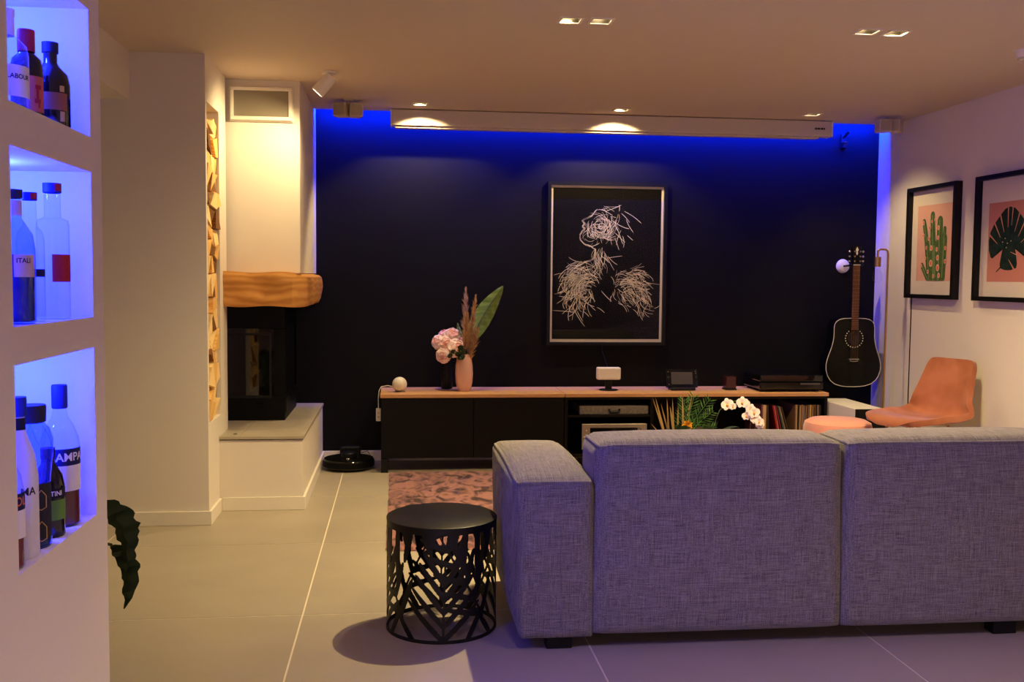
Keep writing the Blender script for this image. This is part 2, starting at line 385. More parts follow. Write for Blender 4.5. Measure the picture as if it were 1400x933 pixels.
def downlight(x, y, label, group, power, aim, angle, blend, on=1.0, off=(0, 0), radius=.022, color=WARM):
    t = thing('downlight', label, 'downlight', (x, y, ZC), group=group)
    m = MB(); a, b = 0.052, HS
    for x0, x1, y0, y1 in ((-a, a, -a, -b), (-a, a, b, a), (-a, -b, -b, b), (b, a, -b, b)): m.box(x0, x1, y0, y1, -.004, .002)
    m.build('trim_ring', M['trim'], t)
    m = MB(); c = HS - .001; h = .055
    m.add([(-c,-c,0),(c,-c,0),(c,c,0),(-c,c,0),(-c,-c,h),(c,-c,h),(c,c,h),(-c,c,h)], [(0,1,5,4),(1,2,6,5),(2,3,7,6),(3,0,4,7),(4,5,6,7)])
    m.build('recess', M['lamp_in'] if on else M['soot'], t)
    MB().lathe([(0, .0), (.024, .0), (.027, .012), (.027, .03)], 20, (off[0], off[1], .022)).build('bulb', M['emit'], t, smooth=True)
    spot_light('bulb_light', t, (off[0], off[1], .018), aim, power, angle, blend, radius, color)
    return t

D1 = 'square recessed downlight in the pair above the sofa arm, %s'
D2 = 'square recessed downlight in the pair towards the right wall, %s'
downlight(*DOWN[0], D1 % 'the darker left one', 'room downlights', P_DOWN*.5, (-.62, .42, -1), 96, .9, off=(0, .012))
downlight(*DOWN[1], D1 % 'the brighter right one', 'room downlights', P_DOWN, (-.16, -.1, -1), 118, .7)
downlight(*DOWN[2], D2 % 'the left one', 'room downlights', P_DOWN*.55, (0, .1, -1), 110, .7)
downlight(*DOWN[3], D2 % 'the right one', 'room downlights', P_DOWN*.7, (.18, .15, -1), 118, .7)
G3 = 'wall washing downlights'
downlight(*WASH[0], 'small recessed downlight above the left end of the screen case', G3, P_WALL, (.05, .34, -1), 112, .35)
downlight(*WASH[1], 'small recessed downlight above the middle of the screen case', G3, P_WALL, (0, .34, -1), 112, .35)
downlight(*WASH[2], 'small recessed downlight above the right end of the screen case', G3, P_WALL*.9, (.36, -.05, -1), 92, .7)
for k, (x, y) in enumerate(FILL_DOWN):
    downlight(x, y, ('added fill downlight behind the viewpoint over the left floor', 'added fill downlight behind the viewpoint over the right floor', 'added fill downlight near the added rear opening', 'added fill downlight over the passage left of the pier')[k], 'added fill downlights out of view', P_FILL*(2.8, 4.6, 1.0, 0.9)[k], ((.12, .0, -1), (-.1, .0, -1), (0, 0, -1), (0, 0, -1))[k], (122, 124, 110, 104)[k], .9, color=(PINKISH, PINKISH, PINKISH, PASSAGE)[k])

# niche lamps: small round puck at the near top corner of each niche
for k, (z0, z1) in enumerate(NZ):
    t = thing('niche_lamp', ('small blue puck lamp in the lowest bottle niche', 'small blue puck lamp in the middle bottle niche', 'small blue puck lamp in the top bottle niche')[k], 'lamp', (-.80, 2.02, z1), group='niche puck lamps')
    MB().lathe([(0, -.012), (.026, -.012), (.03, 0)], 20).build('housing', M['metal'], t, smooth=True)
    MB().lathe([(0, -.0135), (.022, -.0135), (.022, -.012)], 20).build('diffuser', mat('niche_glow', (120, 140, 255), .5, emit=((.25, .4, 1.0), 20.0)), t)
    l = bpy.data.lights.new('lamp_light', 'POINT'); l.shadow_soft_size = .02; l.energy = P_NICHE; l.color = NICHE_COL
    o = bpy.data.objects.new('lamp_light', l); COL.objects.link(o); o.parent = t; o.location = (0, 0, -.036)

# cylinder spot aimed at the chimney
SP = Vector((-.395, 5.475, 2.292)); AX = Vector((-.58, .03, -.66)).normalized()
t = thing('ceiling_spot', 'white cylinder ceiling spot tilted towards the chimney breast', 'spotlight', (-.371, 5.476, ZC))
MB().lathe([(0, -.012), (.04, -.012), (.04, 0), (0, 0)], 24).build('ceiling_plate', M['white'], t, smooth=True)
MB().tube([(0, 0, -.01), tuple(SP - Vector((-.371, 5.476, ZC)))], .008, 8).build('swivel_arm', M['white'], t, smooth=True)
def along(profile, o, ax, seg=28):
    q = ax.to_track_quat('Z', 'Y').to_matrix(); mm = MB().lathe(profile, seg); mm.v = [tuple(o + q @ Vector(v)) for v in mm.v]; return mm
base = SP - Vector((-.371, 5.476, ZC))
along([(0, -.055), (.036, -.055), (.036, .06), (.031, .06), (.031, .045), (0, .045)], base, AX).build('cylinder_housing', M['white'], t, smooth=True)
along([(0, .050), (.029, .050), (.029, .046)], base, AX).build('bulb', M['emit'], t)
spot_light('bulb_light', t, base + AX*.066, (-.50, .14, -.62), P_SPOT, 125, .9, .028)

# ================================================================= PROJECTION SCREEN CASE
t = thing('projection_screen', 'long white projection screen case mounted below the ceiling', 'projector screen', (-.046, 6.60, ZC))
MB().box(0, 2.98, -.02, .075, -.108, -.004).build('case', M['screenw'], t, bevel=.006)
MB().box(.02, 2.90, .0, .06, -.122, -.108).build('screen_bar', M['screenw'], t, bevel=.003)
for x in (-.008, 2.98): MB().box(x, x+.008, -.024, .079, -.110, -.002).build('end_cap', M['white'], t, bevel=.002)
m = MB()
for k, (w_, h_) in enumerate(((.008, .012), (.007, .012), (.009, .012), (.005, .012), (.009, .012), (.007, .012), (.008, .012))):
    x = 2.86 + k*.0105; m.box(x, x+w_, -.0225, -.020, -.058-h_/2, -.058+h_/2)
m.build('maker_mark', M['black'], t)

# ================================================================= CUBE SPEAKERS
def cube_speaker(loc, label, angles):
    t = thing('cube_speaker', label, 'speaker', loc, group='twin cube speakers')
    MB().lathe([(0, 0), (.035, 0), (.03, -.008), (.008, -.012), (.008, -.03), (0, -.03)][::-1], 18).build('ceiling_bracket', M['cream'], t, smooth=True)
    for k, (dx, a) in enumerate(angles):
        m = MB().box(-.041, .041, -.045, .045, -.105, -.022); R_ = Matrix.Rotation(a, 3, 'Z')
        m.v = [tuple(R_ @ Vector(v) + Vector((dx, 0, 0))) for v in m.v]
        c = m.build('cube', M['cream'], t, bevel=.008)
        m = MB().box(-.034, .034, -.047, -.0452, -.098, -.029); m.v = [tuple(R_ @ Vector(v) + Vector((dx, 0, 0))) for v in m.v]
        m.build('grille', mat('speaker_grille', (170, 156, 134), .8), c)
    return t
cube_speaker((-.313, 6.33, ZC), 'pair of cream cube speakers under the ceiling beside the chimney', ((-.042, -.30), (.045, .22)))
cube_speaker((3.232, 6.36, ZC), 'pair of cream cube speakers under the ceiling in the right corner', ((-.042, -.05), (.045, -.75)))
t = thing('smoke_detector', 'white round detector on the ceiling at the right edge', 'detector', (2.935, 4.46, ZC))
MB().lathe([(0, -.042), (.03, -.042), (.045, -.034), (.05, -.012), (.056, 0)], 26).build('housing', M['trim'], t, smooth=True)
MB().lathe([(.034, -.0425), (.038, -.044), (.042, -.038)], 26).build('ring', M['cream'], t, smooth=True)
# black bracket on the dark wall
t = thing('wall_bracket', 'small black empty speaker bracket high on the dark wall', 'bracket', (3.15, YB, 2.26))
MB().box(-.02, .02, -.012, 0, -.05, .055).build('back_plate', M['black'], t, bevel=.003)
MB().tube([(0, -.01, .03), (.005, -.05, .05), (.012, -.07, .062)], .009, 8).build('arm', M['black'], t, smooth=True)
MB().box(-.016, .018, -.05, -.01, -.012, -.004).build('clamp', M['metal'], t)
MB().box(-.018, .014, -.04, -.01, -.05, -.014).build('socket', M['black'], t, bevel=.003)

# ================================================================= FIREPLACE
t = thing('fireplace', 'black steel fireplace insert with glass door on the tiled hearth', 'fireplace', (-.90, 6.05, .402))
MB().box(-.68, -.20, .95, 1.0, 0, .70).box(-.68, -.64, .0, .8, 0, .7).build('liner', M['soot'], t)
MB().box(-.30, .225, .0, .66, .0, .15).box(-.30, .225, .0, .66, .55, .70).box(-.30, -.20, .0, .66, .15, .55).box(.16, .225, .0, .06, .15, .55).box(.16, .225, .6, .66, .15, .55).box(-.30, .225, .6, .66, .15, .55).build('firebox', M['soot'], t, bevel=.004)
MB().box(-.22, .145, -.006, .0, .135, .15).box(-.22, .145, -.006, .0, .512, .524).box(.135, .147, -.006, 0, .15, .512).build('door_frame', M['black'], t)
MB().box(-.2, .16, .003, .008, .15, .55).build('front_glass', M['firepane'], t)
MB().box(.216, .222, .06, .6, .15, .55).build('side_glass', M['firepane'], t)
m = MB()
for k in range(4): m.box(.225, .232, .02 + k*.045, .05 + k*.045, .05, .13)
m.build('side_vent', M['black'], t)
MB().tube([(.05, -.006, .1), (.05, -.03, .1), (.10, -.03, .1), (.10, -.006, .1)], .006, 8).build('door_handle', M['soot'], t, smooth=True)
m = MB()
m.prism([(-.30, .70), (.225, .70), (.33, .66), (.38, .695), (-.30, .695)], lambda a, b, d: (a, d, b), .05, .7)
m.build('hood', M['soot'], t)

# rustic oak mantel
def mantel():
    rnd = random.Random(4)
    b = bmesh.new(); x0, x1, y0, y1, z0, z1 = -1.25, -.505, 5.60, 6.72, 1.098, 1.288
    nx, ny, nz = 20, 22, 7
    pts = {}
    for i in range(nx+1):
        for j in range(ny+1):
            for k in range(nz+1):
                if i in (0, nx) or j in (0, ny) or k in (0, nz):
                    x = x0+(x1-x0)*i/nx; y = y0+(y1-y0)*j/ny; z = z0+(z1-z0)*k/nz
                    # hewn corner and eased edges
                    dz = min(z-z0, z1-z); e = max(0, .03-dz)
                    if x > x1-.14 and y < y0+.14:
                        over = (x-(x1-.14)) + ((y0+.14)-y) - .20
                        if over > 0: x -= over*.55; y += over*.55
                    if j == 0: y += e*.35
                    if i == nx: x -= e*.6
                    n = math.sin(x*23+z*31)*.004 + math.sin(y*17+z*41+2)*.004
                    if j == 0: y += n + (-.008 if x > -.70 else 0)
                    if i == nx: x += n
                    if k == nz: z += math.sin(x*19+1)*.004 - max(0, x+.62)*.12
                    if k == 0: z += math.sin(x*21+4)*.004
                    pts[i, j, k] = b.verts.new((x, y, z))
    def q(a, c, d, e): b.faces.new((pts[a], pts[c], pts[d], pts[e]))
    for i in range(nx):
        for j in range(ny):
            for k in (0, nz): q((i,j,k), (i+1,j,k), (i+1,j+1,k), (i,j+1,k))
    for i in range(nx):
        for k in range(nz):
            for j in (0, ny): q((i,j,k), (i+1,j,k), (i+1,j,k+1), (i,j,k+1))
    for j in range(ny):
        for k in range(nz):
            for i in (0, nx): q((i,j,k), (i,j+1,k), (i,j+1,k+1), (i,j,k+1))
    bmesh.ops.recalc_face_normals(b, faces=b.faces)
    me = bpy.data.meshes.new('mantel_beam'); b.to_mesh(me); b.free(); me.materials.append(M['beam'])
    me.polygons.foreach_set('use_smooth', [True]*len(me.polygons)); me.set_sharp_from_angle(angle=math.radians(30))
    return tag(link('mantel_beam', me), 'rustic honey oak beam above the fireplace', 'mantel')
mantel()

# split logs in the column niche
rnd = random.Random(11)
ROWS, COLS = 17, 3
gp = {}
for r in range(ROWS+1):
    for c in range(COLS+1):
        y = LN0+.006 + (LN1-LN0-.012)*c/COLS; z = LZ0+.002 + (LZ1-LZ0-.05)*r/ROWS
        if 0 < c < COLS: y += rnd.uniform(-.035, .035)
        if 0 < r: z += rnd.uniform(-.028, .028) if r < ROWS else rnd.uniform(-.05, .0)
        gp[r, c] = (y, z)
def log(poly, k):
    cy = sum(p[0] for p in poly)/len(poly); cz = sum(p[1] for p in poly)/len(poly)
    sh = [(cy+(y-cy)*.94, cz+(z-cz)*.94) for y, z in poly]
    fx = CX + rnd.uniform(-.022, .012); tl = [rnd.uniform(-.014, .008) for _ in sh]
    n = len(sh); vs = [(fx+tl[i], y, z) for i, (y, z) in enumerate(sh)] + [(-1.252, cy+(y-cy)*.9, cz+(z-cz)*.9) for y, z in sh]
    mm = MB().add(vs, [tuple(range(n))] + [tuple(range(2*n-1, n-1, -1))] + [(i, (i+1) % n, n+(i+1) % n, n+i) for i in range(n)])
    kd = rnd.choice(('log', 'log', 'log2', 'log2', 'log3')); o = mm.build('firewood_log', M[kd])
    hz = ('at the bottom', 'in the lower third', 'around the middle', 'in the upper third', 'at the top')[min(4, int((cz-LZ0)/(LZ1-LZ0)*5))]
    tag(o, '%s split log %s of the tall wall niche, %s' % ({'log': 'honey', 'log2': 'pale', 'log3': 'dark barked'}[kd], hz, 'nearer the viewer' if cy < (LN0+LN1)/2 else 'nearer the chimney'), 'log', 'firewood logs in the column niche')
k = 0
for r in range(ROWS):
    for c in range(COLS):
        a, b, d, e = gp[r, c], gp[r, c+1], gp[r+1, c+1], gp[r+1, c]
        u = rnd.random()
        if u < .28: log([a, b, d], k); log([a, d, e], k)
        elif u < .42: log([a, b, e], k); log([b, d, e], k)
        else: log([a, b, d, e], k)
        k += 1

# ================================================================= RUG, SIDE TABLE
r_ = MB(); RX0, RX1, RY0, RY1 = -.057, 2.45, 4.56, 6.428
NXR, NYR = 60, 56; rr = random.Random(2)
def rugp(u, v):
    x = RX0+(RX1-RX0)*u; y = RY0+(RY1-RY0)*v; e = u in (0, 1) or v in (0, 1)
    return (x + (rr.uniform(-.003, .003) if e else 0), y + (rr.uniform(-.003, .003) if e else 0), .003 if e else .012 + rr.uniform(-.002, .003))
r_.grid(rugp, NXR, NYR)
o = r_.build('rug', M['rug'], smooth=True); tag(o, 'mottled pink shaggy rug on the tiled floor', 'rug')

def side_table():
    cx, cy, R, H = .158, 3.575, .198, .408
    t = thing('side_table', 'black metal drum side table with cut-out palm leaf pattern', 'side table', (cx, cy, 0))
    th0 = math.atan2(-cy, -cx); NS, NZ_ = 560, 170; C = 2*PI*R
    S, Z = np.meshgrid((np.arange(NS+1)/NS - .5)*C, np.arange(NZ_+1)/NZ_*(H-.012), indexing='ij')
    F = np.full(S.shape, -1.0)
    def blade(s0, z0, s1, z1, w0, w1=None, pw=1.0):
        nonlocal F
        L2 = (s1-s0)**2 + (z1-z0)**2
        for off in (-C, 0, C):
            dx, dz = S-s0-off, Z-z0
            tt = np.clip((dx*(s1-s0) + dz*(z1-z0))/L2, 0, 1)
            d = np.hypot(dx - tt*(s1-s0), dz - tt*(z1-z0))
            if w1 is None: w = w0*1.0*np.sqrt(np.clip(1-((tt-.42)/.62)**2, .02, 1))     # leaf blade
            else: w = w0 + (w1-w0)*tt
            F = np.maximum(F, w - d)
    def frond(s0, z0, s1, z1, n, ln, ang, w):
        L = math.hypot(s1-s0, z1-z0); a = math.atan2(z1-z0, s1-s0)
        blade(s0, z0, s1, z1, .0048, .003)
        for k in range(n):
            q = .03 + .92*k/n; bs, bz = s0+(s1-s0)*q, z0+(z1-z0)*q; l = ln*(1-.35*q)
            for sg in (-1, 1):
                aa = a + sg*(ang - .25*q)
                blade(bs, bz, bs+l*math.cos(aa), bz+l*math.sin(aa), w)
    P4 = C/4
    for q in range(4):
        o_ = q*P4; j = (0, .02, -.015, .01)[q]
        frond(.005+o_, .0, .012+o_+j, .27, 5, .19, .78, .0100)
        frond(.16+o_, .08, -.02+o_+j, .40, 5, .14, .85, .0105)
        
        for s_, l_ in ((.03, .10), (.085, .16), (.055, .07), (-.02, .08), (-.11, .12), (.135, .20), (-.14, .07), (-.065, .09)):
            blade(s_+o_, .40, s_+o_+.03*math.sin(s_*70), .40-l_, .0125)
        for s_, l_ in ((-.10, .09), (.09, .12)): blade(s_+o_, 0, s_+o_+.07*math.copysign(1, s_), l_, .010)
    F[:, -7:] = 1; F[:, :5] = 1
    keep = (F[:-1, :-1] + F[1:, :-1] + F[1:, 1:] + F[:-1, 1:]) > 0
    idx = np.arange((NS+1)*(NZ_+1)).reshape(NS+1, NZ_+1)
    idx[NS] = idx[0]
    A = th0 + S/R
    V = np.stack([R*np.cos(A), R*np.sin(A), Z], -1).reshape(-1, 3)
    I, J = np.nonzero(keep)
    Q = np.stack([idx[I, J], idx[I+1, J], idx[I+1, J+1], idx[I, J+1]], -1)
    used = np.unique(Q); rem = np.full(len(V), -1); rem[used] = np.arange(len(used))
    me = bpy.data.meshes.new('drum'); me.from_pydata(V[used].tolist(), [], rem[Q].tolist()); me.materials.append(M['blackm'])
    link('drum', me, t, solid=.002)
    MB().lathe([(0, H), (R-.003, H), (R+.002, H-.003), (R+.002, H-.012), (0, H-.012)], 72).build('table_top', M['blackm'], t, smooth=True)
    MB().lathe([(R-.006, .0), (R+.003, .0), (R+.003, .007), (R-.006, .007), (R-.006, .0)], 72).build('foot_ring', M['blackm'], t, smooth=True)
side_table()

# ================================================================= SOFA
def cushion_fn(c, h, r_top, bul, r_bot=.012):
    """Rounded, puffed box: c centre, h half sizes, r edge radius, bul (bx, by, bz) face bulge."""
    def f(p):
        w = [p[i]*h[i] for i in range(3)]
        k_ = max(0, min(1, (p[2]+.9)/1.5)); r = r_bot + (r_top-r_bot)*k_*k_*(3-2*k_)
        q = [max(-(h[i]-r), min(h[i]-r, w[i])) for i in range(3)]
        d = Vector([w[i]-q[i] for i in range(3)]); L = max(abs(d.x), abs(d.y), abs(d.z))
        if L > 1e-9: d = d.normalized()*L
        o = Vector(q) + d
        for i in range(3):
            j, k = (i+1) % 3, (i+2) % 3
            b = (1-abs(p[j])**3)*(1-abs(p[k])**3)
            o[i] += bul[i]*b*p[i]*abs(p[i])
        return Vector(c) + o
    return f
def cushion(name, parent, c, h, r, bul, mt, n=18, twist=None):
    f = cushion_fn(c, h, r, bul); b = bmesh.new(); pts = {}
    T = [-1 + 2*i/n for i in range(n+1)]
    T = [math.copysign(abs(x)**.75, x) for x in T]
    for i in range(n+1):
        for j in range(n+1):
            for k in range(n+1):
                if i in (0, n) or j in (0, n) or k in (0, n):
                    v = f((T[i], T[j], T[k]))
                    if twist: v = twist(v)
                    pts[i, j, k] = b.verts.new(v)
    for i in range(n):
        for j in range(n):
            for k in (0, n):
                for m_ in (lambda a, c_: (a, c_, k), lambda a, c_: (a, k, c_), lambda a, c_: (k, a, c_)):
                    b.faces.new([pts[m_(*x)] for x in ((i, j), (i+1, j), (i+1, j+1), (i, j+1))])
    bmesh.ops.recalc_face_normals(b, faces=b.faces)
    me = bpy.data.meshes.new(name); b.to_mesh(me); b.free(); me.materials.append(mt)
    me.polygons.foreach_set('use_smooth', [True]*len(me.polygons))
    return link(name, me, parent), f
def piping(parent, f, path, r=.006, twist=None):
    pts = [f(p) for p in path]
    if twist: pts = [twist(p) for p in pts]
    return MB().tube(pts, r, 8).build('piping', M['sofa'], parent, smooth=True)
SX, SY = .415, 3.25
t = thing('sofa', 'large grey woven fabric sofa seen from behind', 'sofa', (SX, SY, 0))
L = [-1 + 2*i/14 for i in range(15)]
def arm(x0, x1, left):
    def tw(v):
        # narrower towards the floor, soft shoulder on top
        zz_ = min(1, max(0, (v.z-.065)/.53))
        s = 1 - .07*(1-zz_)**1.5
        cx = (x0+x1)/2
        return Vector((cx + (v.x-cx)*s + (.012*(1-zz_) if left else -.012*(1-zz_)), v.y + .01*(1-zz_), v.z + .012*math.sin(PI*max(0, min(1, (v.y)/.85)))*(zz_ > .5)))
    a, f = cushion('armrest', t, ((x0+x1)/2, .41, .322), ((x1-x0)/2, .41, .272), .032, (.020, .010, .022), M['sofa'], twist=tw)
    e = 1.0
    piping(a, f, [(-e, y, e) for y in L] , twist=tw); piping(a, f, [(x, -e, e) for x in L], twist=tw); piping(a, f, [(e, y, e) for y in L], twist=tw)
    piping(a, f, [(.12, -1, z) for z in L[1:-1]], r=.0018, twist=tw)
    return a
arm(-.030, .243, True); arm(2.03, 2.285, False)
for k, (x0, x1) in enumerate(((.242, 1.118), (1.12, 2.03))):
    b_, f = cushion('backrest', t, ((x0+x1)/2, .135, .392), ((x1-x0)/2, .135, .328), .045, (.003, .012, .012), M['sofa'])
    e = 1.0
    piping(b_, f, [(x, -e, e) for x in L]); piping(b_, f, [(-e, y, e) for y in L]); piping(b_, f, [(e, y, e) for y in L])
MB().box(.24, 2.03, .24, .82, .07, .27).build('seat_base', M['sofa'], t, bevel=.02)
for x0, x1 in ((.245, 1.118), (1.12, 2.03)):
    cushion('seat_cushion', t, ((x0+x1)/2, .56, .345), ((x1-x0)/2, .28, .078), .03, (.004, .006, .02), M['sofa'], n=12)
for x, y in ((.09, .05), (1.72, .05), (.09, .74), (2.16, .05), (2.16, .74), (1.1, .74)):
    MB().box(x, x+.09, y, y+.06, 0, .085).build('foot', M['black'], t, bevel=.004)

# ================================================================= MEDIA CABINETS
CF, CB = 6.43, 6.84
ca = thing('media_cabinet', 'black low media cabinet with two plain doors on square feet', 'cabinet', (-.111, CF, 0), group='media cabinets')
MB().box(.0, 1.196, .02, .41, .09, .487).build('body', M['blackwood'], ca, bevel=.002)
for x0, x1 in ((.002, .597), (.601, 1.194)): MB().box(x0, x1, .0, .018, .094, .484).build('door', M['blackwood'], ca, bevel=.0015)
for x in (.0, 1.15):
    for y in (.0, .36): MB().box(x, x+.045, y, y+.045, 0, .09).build('foot', M['black'], ca)
cb_ = thing('media_cabinet', 'black open media cabinet with shelves holding records and amplifier', 'cabinet', (1.089, CF, 0), group='media cabinets')
for nm, a in (('side_panel', (.0, .02, .0, .41, .09, .487)), ('side_panel', (1.784, 1.804, .0, .41, .09, .487)), ('divider', (.577, .597, .0, .40, .107, .470)), ('bottom_panel', (.02, 1.784, .0, .41, .09, .107)),
              ('top_panel', (.02, 1.784, .0, .41, .470, .487)), ('back_panel', (.02, 1.784, .395, .41, .107, .470)), ('shelf', (.02, .577, .01, .395, .352, .366))):
    MB().box(*a).build(nm, M['blackwood'], cb_, bevel=.001)
for x in (.0, .9, 1.759):
    for y in (.0, .36): MB().box(x, x+.045, y, y+.045, 0, .09).build('foot', M['black'], cb_)
CT = .511
for x0, x1, lb in ((-.116, 1.0865, 'oak board on the left closed cabinet'), (1.0895, 2.898, 'longer oak board on the right open cabinet')):
    o = MB().box(x0, x1, CF-.008, CB+.01, .488, CT).build('oak_top', M['oak'], bevel=.0015); tag(o, lb, 'cabinet top', 'oak cabinet tops')

# fabric basket, amplifier
t = thing('storage_basket', 'flat grey felt basket with dark handle on the cabinet shelf', 'basket', (1.43, 6.47, .366))
MB().box(-.235, .235, .0, .33, .0, .058).build('body', M['felt'], t, bevel=.006)
MB().tube([(-.035, .0, .034), (-.03, -.012, .018), (.03, -.012, .018), (.035, .0, .034)], .008, 8).build('handle', M['black'], t, smooth=True)
t = thing('amplifier', 'silver stereo amplifier with dark display in the open cabinet', 'amplifier', (1.43, 6.455, .107))
MB().box(-.22, .22, .012, .33, .025, .198).build('case', M['soot'], t, bevel=.003)
MB().box(-.22, .22, .0, .012, .025, .198).build('fascia', M['silver'], t, bevel=.002)
MB().box(-.165, .155, -.002, .001, .138, .172).build('display', M['gloss'], t)
MB().box(-.17, .16, -.004, .001, .126, .131).build('trim_strip', M['metal'], t)
MB().lathe([(0, .022), (.015, .022), (.017, .0)], 24, (.165, 0, .158), axis='Y').build('volume_knob', M['metal'], t, smooth=True)
MB().box(-.21, -.17, -.006, 0, .108, .116).build('power_button', M['ivory'], t)
for z in (.155, .088, .055): MB().lathe([(0, .005), (.004, .005), (.004, 0)], 12, (-.19, 0, z), axis='Y').build('button', M['ivory'], t)
for x in (-.18, .15):
    for y in (.03, .28): MB().box(x, x+.03, y, y+.03, 0, .025).build('foot', M['black'], t)

# vinyl records
rnd = random.Random(21)
RM_ = {}
def rmat(c):
    if c not in RM_: RM_[c] = mat('sleeve_%02x%02x%02x' % c, c, .6, spec=.3)
    return RM_[c]
def record(x, wd, c, label, lean=0.0, zh=.315, group='vinyl records in the open cabinet'):
    o = MB().box(0, wd, 0, .315, 0, zh).build('vinyl_record', rmat(c), loc=(x, 6.452 + rnd.uniform(0, .02), .1085), bevel=.0008)
    o.rotation_euler = (0, lean, 0); tag(o, label, 'record', group)
R1 = 'upright vinyl record in the packed row at the cabinet end'
CN = {(150, 110, 70): 'tan', (186, 150, 100): 'sand coloured', (90, 64, 44): 'brown', (44, 38, 34): 'black', (120, 90, 80): 'dusky', (200, 160, 90): 'golden', (150, 120, 120): 'greyish pink', (64, 50, 46): 'dark brown'}
record(2.440, .012, (120, 70, 74), 'dusky pink record sleeve left of the cream box set')
record(2.455, .022, (206, 168, 124), 'thick cream box set standing among the records', group=None)
record(2.480, .007, (90, 66, 50), 'brown record right beside the cream box set')
record(2.500, .006, (60, 50, 44), 'dark record just before the red leaning one', -.05)
record(2.580, .014, (150, 30, 30), 'bright red record leaning to the left', -.20, group=None)
record(2.597, .004, (220, 190, 170), 'white edged record leaning on the red one', -.20)
record(2.618, .008, (140, 24, 60), 'crimson record leaning between red and green ones', -.24)
record(2.640, .006, (60, 96, 60), 'green edged record leaning right of the crimson one', -.27)
record(2.654, .005, (190, 160, 130), 'pale record leaning right of the green one', -.28)
record(2.668, .006, (70, 56, 50), 'dark brown record, last of the leaning ones', -.29)
x = 2.684
for k in range(24):
    wd = rnd.choice((.004, .005, .006, .009)); c = rnd.choice(((150, 110, 70), (186, 150, 100), (90, 64, 44), (44, 38, 34), (120, 90, 80), (200, 160, 90), (150, 120, 120), (64, 50, 46)))
    if x + wd > 2.868: break
    record(x, wd, c, CN[c] + ' ' + R1, 0, .315 - rnd.choice((0, .002, .004))); x += wd + .0012

# ================================================================= THINGS ON THE CABINET
t = thing('smart_speaker', 'small white ball-shaped smart speaker at the cabinet end', 'speaker', (.008, 6.56, CT))
MB().lathe([(0, 0), (.034, .0), (.036, .006)], 28).build('base', M['cream'], t, smooth=True)
MB().sphere((0, 0, .052), .0485, 28, 18).build('ball', M['white'], t, smooth=True)
o = MB().tube([(-.03, 6.575, .545), (-.07, 6.58, .552), (-.112, 6.57, .546), (-.126, 6.565, .52), (-.131, 6.56, .47), (-.130, 6.56, .405)], .0028, 8).build('power_cable', M['white'], smooth=True)
tag(o, 'white power cable running from the ball speaker over the cabinet edge', 'cable')
t = thing('power_plug', 'white power plug block hanging beside the cabinet', 'plug', (-.130, 6.56, .32))
MB().box(-.016, .016, -.012, .012, .0, .085).build('block', M['white'], t, bevel=.004)
for z in (.028, .055): MB().lathe([(0, .0015), (.007, .0015), (.007, 0)], 14, (0, -.012, z), axis='Y').build('socket', M['cream'], t)

o = MB().lathe([(0, 0), (.034, 0), (.04, .01), (.042, .08), (.038, .16), (.028, .2), (.026, .205), (.023, .2), (.033, .15), (.036, .02), (0, .012)], 32, (.327, 6.74, CT)).build('black_vase', M['black'], smooth=True)
tag(o, 'slim black vase holding the pink peonies', 'vase')
VC = (.436, 6.62, CT)
o = MB().lathe([(0, 0), (.040, 0), (.044, .004), (.056, .06), (.0595, .12), (.057, .17), (.049, .22), (.043, .245), (.040, .245), (.046, .21), (.052, .16), (.05, .03), (0, .015)], 40, VC).build('pink_vase', M['pinkcer'], smooth=True)
tag(o, 'rounded pink ceramic vase with pampas grass', 'vase')

# peonies
rnd = random.Random(5)
def peony(c, r, label, ax):
    root = thing('peony', label, 'flower', c, group='pink peonies in the black vase')
    Q = Vector(ax).normalized().to_track_quat('Z', 'Y').to_matrix()
    for ring, (n, pol, size, out, mt) in enumerate(((7, 1.9, .72, 1.04, 'petal'), (7, 1.35, .66, 1.0, 'petal'), (6, .85, .52, .96, 'petal'), (4, .38, .36, .90, 'petal2'))):
        for k in range(n):
            a = 2*PI*k/n + ring*.45 + rnd.uniform(-.12, .12); po = pol + rnd.uniform(-.1, .1)
            d = Vector((math.sin(po)*math.cos(a), math.sin(po)*math.sin(a), math.cos(po)))
            e1 = Vector((-math.sin(a), math.cos(a), 0)); e2 = d.cross(e1); of = out + rnd.uniform(-.05, .07)
            def fn(u, v):
                x, y = (u-.5)*2, (v-.5)*2; q_ = max(abs(x), abs(y)); l_ = math.hypot(x, y) or 1; x, y = x*q_/l_, y*q_/l_
                p = (d + (e1*x + e2*y)*size).normalized()*r*(of - .10 + .22*(x*x + y*y)*(1 if y < 0 else .35) + .03*math.sin(5*x+3*y))
                return tuple(Q @ p)
            MB().grid(fn, 6, 6).build('petal', M[mt], root, smooth=True)
    MB().sphere((0, 0, 0), r*.72, 12, 8).build('heart', M['petal2'], root, smooth=True)
    top = Vector(c); low = Vector((.327, 6.74, CT+.195))
    MB().tube([tuple(Q @ Vector((0, 0, -r*.4))), tuple((low-top)*.5 + Vector((0, 0, .01))), tuple(low-top)], .003, 6).build('stem', M['stemg'], root, smooth=True)
PEO = [((.268, 6.66, .835), .036, 'pale pink peony, leftmost of the bunch', (-.6, -.7, .4)), ((.318, 6.63, .822), .042, 'deep pink peony in the middle of the bunch', (-.1, -1, .3)),
       ((.355, 6.66, .876), .040, 'pink peony, topmost of the bunch', (.1, -.8, .6)), ((.378, 6.60, .800), .045, 'largest pale peony at the right of the bunch', (.3, -.9, .3)),
       ((.298, 6.60, .752), .038, 'drooping pink peony lowest in the bunch', (-.3, -.9, -.2)), ((.308, 6.70, .875), .032, 'half hidden peony at the back of the bunch', (-.2, -.4, .8)), ((.408, 6.67, .84), .022, 'small round peony bud at the right', (.6, -.5, .6))]
